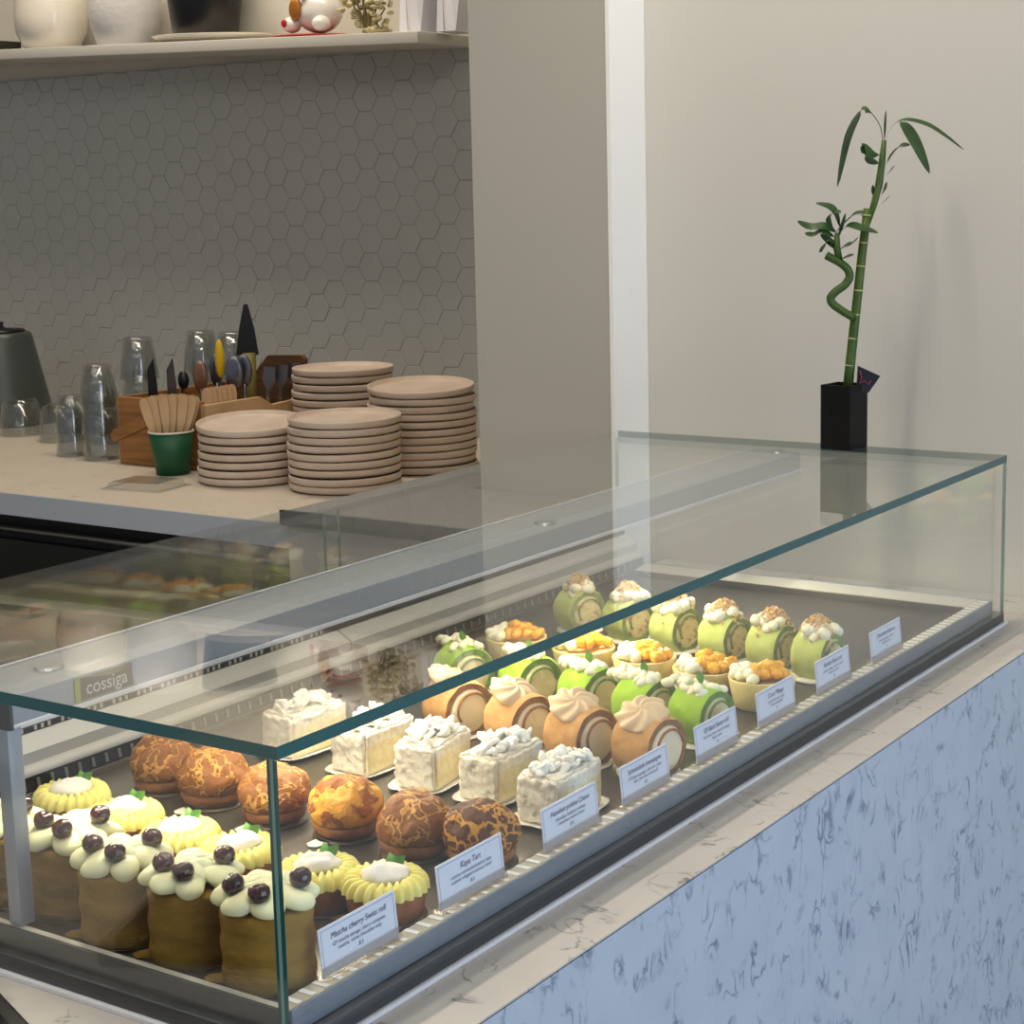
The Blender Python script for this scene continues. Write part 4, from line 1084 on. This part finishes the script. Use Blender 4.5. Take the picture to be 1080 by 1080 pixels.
MB().box((-.05, -.05, 0), (.05, .09, .026), bev=.002).build('box', mat('olive_box', srgb(46, 44, 30), .6), o)
# lucky cat on a red cushion
rc = onshelf('red_cushion', 'red glazed cushion under the white lucky cat figurine', 'cushion', 2.305, 1.905)
MB().blob((0, 0, .0052), (.055, .112, .0050), 30, 10).build('cushion', M['red'], rc)
ct_ = thing('lucky_cat', 'white lucky cat figurine with red collar on the red cushion', 'figurine', (2.31, 1.885, sz(1.885) + .0108), rot=(TL, 0, 0))
bd = MB()
bd.blob((0, 0, .045), (.047, .055, .0445), 28, 18); bd.blob((-.004, .008, .125), (.043, .050, .040), 24, 16)
bd.blob((-.035, .048, .018), (.022, .02, .0175), 16, 10); bd.blob((-.035, -.035, .018), (.022, .02, .0175), 16, 10)
bd.tube([(-.02, .045, .075), (-.032, .062, .095), (-.034, .068, .13), (-.03, .068, .165)], [.014, .014, .013, .015], 12)
for sy in (-1, 1): bd.lathe([(.016, 0), (.009, .018), (0, .028)], 12, M=Matrix.Translation((-.004, .008 + sy * .028, .152)))
bd.build('body', M['catw'], ct_)
cb = MB(); cb.lathe([(.038, -.005), (.043, -.003), (.043, .003), (.038, .005)], 28, close=True, M=Matrix.Translation((-.002, .004, .087))); cb.build('collar', M['red'], ct_)
MB().blob((-.046, .012, .078), (.009, .010, .009), 12, 8).build('bell', M['catgold'], ct_)
MB().blob((-.047, .028, .050), (.008, .017, .024), 14, 10).build('coin', M['catgold'], ct_)
for (a, b, c) in ((-.0565, .052, .02), (-.043, .068, .115)): MB().blob((a, b, c), (.003, .008, .009), 10, 8).build('paw_pad', M['red'], ct_)
for sy in (-1, 1): MB().blob((-.042, .008 + sy * .019, .132), (.004, .006, .004), 10, 6).build('eye', M['black'], ct_)
MB().blob((-.046, .008, .122), (.003, .004, .003), 8, 6).build('nose', M['pink'], ct_)
# dried flowers
df = onshelf('dried_bouquet', 'bunch of cream and olive dried flowers beside the lucky cat', 'flowers', 2.30, 1.752)
s1 = MB(); f1 = MB(); rr = random.Random(4)
for k in range(16):
    ty = rr.uniform(-.05, .05); tz = rr.uniform(.03, .15); tx = rr.uniform(-.03, .03)
    s1.tube([(0, -.01 + .01 * nz(k, 1), .004), (tx * .5, ty * .5 - .005, tz * .5), (tx, ty, tz)], [.003, .002, .0015], 6)
    for q in range(9):
        a = rr.uniform(0, 6.28)
        f1.blob((tx + .012 * math.cos(a) * rr.random(), ty + .014 * math.sin(a) * rr.random(), max(.011, tz + rr.uniform(-.05, .012))), (rr.uniform(.006, .011), rr.uniform(.005, .010), rr.uniform(.004, .008)), 8, 6, .003, 120, k + q)
s1.tube([(0, -.012, .0045), (-.02, -.05, .006), (-.03, -.085, .006)], [.006, .005, .004], 7)
s1.build('stems', M['driedbrown'], df); f1.build('blossoms', M['dried'], df)
lf = MB()
for k in range(4): lf.leaf([(0, -.02, .10), (-.01, -.05 - .01 * k, .125), (-.01, -.08 - .012 * k, .105 - .008 * k)], .022, (1, 0, .3), base=.1)
lf.build('leaf', M['driedbrown'], df)
# paper bags
bl = ['wide white paper bag leaning on the shelf right of the dried flowers', 'white paper bag standing right against the column on the shelf']
for k, (y, w, a) in enumerate(((1.600, .044, .0), (1.520, .042, -.08))):
    b_ = onshelf('paper_bag', bl[k], 'bag', 2.29 + .02 * k, y, 'white paper bags on the shelf')
    b_.rotation_euler = (TL, .05, a)
    m = MB(); m.add([(-.03, -w * .62, 0), (.03, -w * .62, 0), (.03, w * .62, 0), (-.03, w * .62, 0), (-.02, -w * .8, .16), (.02, -w * .8, .16), (.02, w * .85, .16), (-.02, w * .85, .16), (-.030, 0, 0), (-.034, .004, .16)],
              [(0, 3, 2, 1), (0, 8, 9, 4), (8, 3, 7, 9), (1, 2, 6, 5), (2, 3, 7, 6), (0, 1, 5, 4), (4, 9, 7, 6, 5)], 0, False)
    m.build('bag', M['paper'], b_)
    f = MB(); f.tube([(-.0315, w * .1, .003), (-.0335, w * .25, .08), (-.034, w * .5, .158)], .0012, 5); f.build('fold', M['cupwhite'], b_)

# ------------------------------------------------------------------ lights
def area(name, loc, rot, sx, sy, power, col):
    l = bpy.data.lights.new(name, 'AREA'); l.shape = 'RECTANGLE'; l.size = sx; l.size_y = sy; l.energy = power; l.color = col
    o = bpy.data.objects.new(name, l); C.objects.link(o); o.location = loc; o.rotation_euler = rot
    return o
area('window_daylight', (.2, -3.1, .35), (PI / 2, 0, 0), 3.6, 2.2, 84, (.64, .77, 1.0))
cl_ = area('case_led', (L / 2, .285, .1745), (math.radians(-20), 0, 0), L - .12, .018, 5.0, (1, .89, .66)); cl_.data.spread = math.radians(150)
area('counter_pendant', (.45, .219, 1.72), (0, 0, 0), 2.4, .03, 30, (1, .88, .74))
area('ceiling_panel', (-.6, 1.4, 1.78), (0, 0, 0), 1.6, 1.6, 12, (1, .92, .82))  # added warm fill from overhead, no actual fitting there
area('shelf_spot', (1.94, 2.1, 1.76), (0, math.radians(-6), 0), .16, 1.6, 19, (1, .86, .68))
w = bpy.data.worlds.new('world'); bpy.context.scene.world = w; w.use_nodes = True
bg = w.node_tree.nodes['Background']; bg.inputs[0].default_value = (.80, .84, .92, 1); bg.inputs[1].default_value = .35

# ------------------------------------------------------------------ camera
f_ = 1891.6591; cxp, cyp = 542.55239, 518.25486
rx = Vector((.5604066, -.8278563, -.0244615)); ux = Vector((.1510959, .0731538, .9858086)); dx = Vector((.8143184, .5561497, -.1660815))
cam = bpy.data.cameras.new('camera'); co = bpy.data.objects.new('camera', cam); C.objects.link(co)
mw = Matrix.Identity(4)
for i in range(3):
    mw[i][0] = rx[i]; mw[i][1] = ux[i]; mw[i][2] = -dx[i]
mw[0][3], mw[1][3], mw[2][3] = -.7845441, -.7124021, .5396466
co.matrix_world = mw
cam.sensor_width = 36; cam.sensor_fit = 'HORIZONTAL'; cam.lens = f_ / 1080 * 36
cam.shift_x = -(cxp - 540) / 1080; cam.shift_y = (cyp - 540) / 1080
cam.clip_start = .01
sc = bpy.context.scene
sc.camera = co
vs = sc.view_settings
vs.view_transform = 'Standard'; vs.look = 'None'; vs.gamma = 1; vs.use_curve_mapping = False; vs.exposure = 0.0
cy_ = sc.cycles
cy_.max_bounces = 14; cy_.transparent_max_bounces = 40; cy_.glossy_bounces = 6; cy_.transmission_bounces = 8
cy_.use_denoising = True
cy_.caustics_reflective = False; cy_.caustics_refractive = False
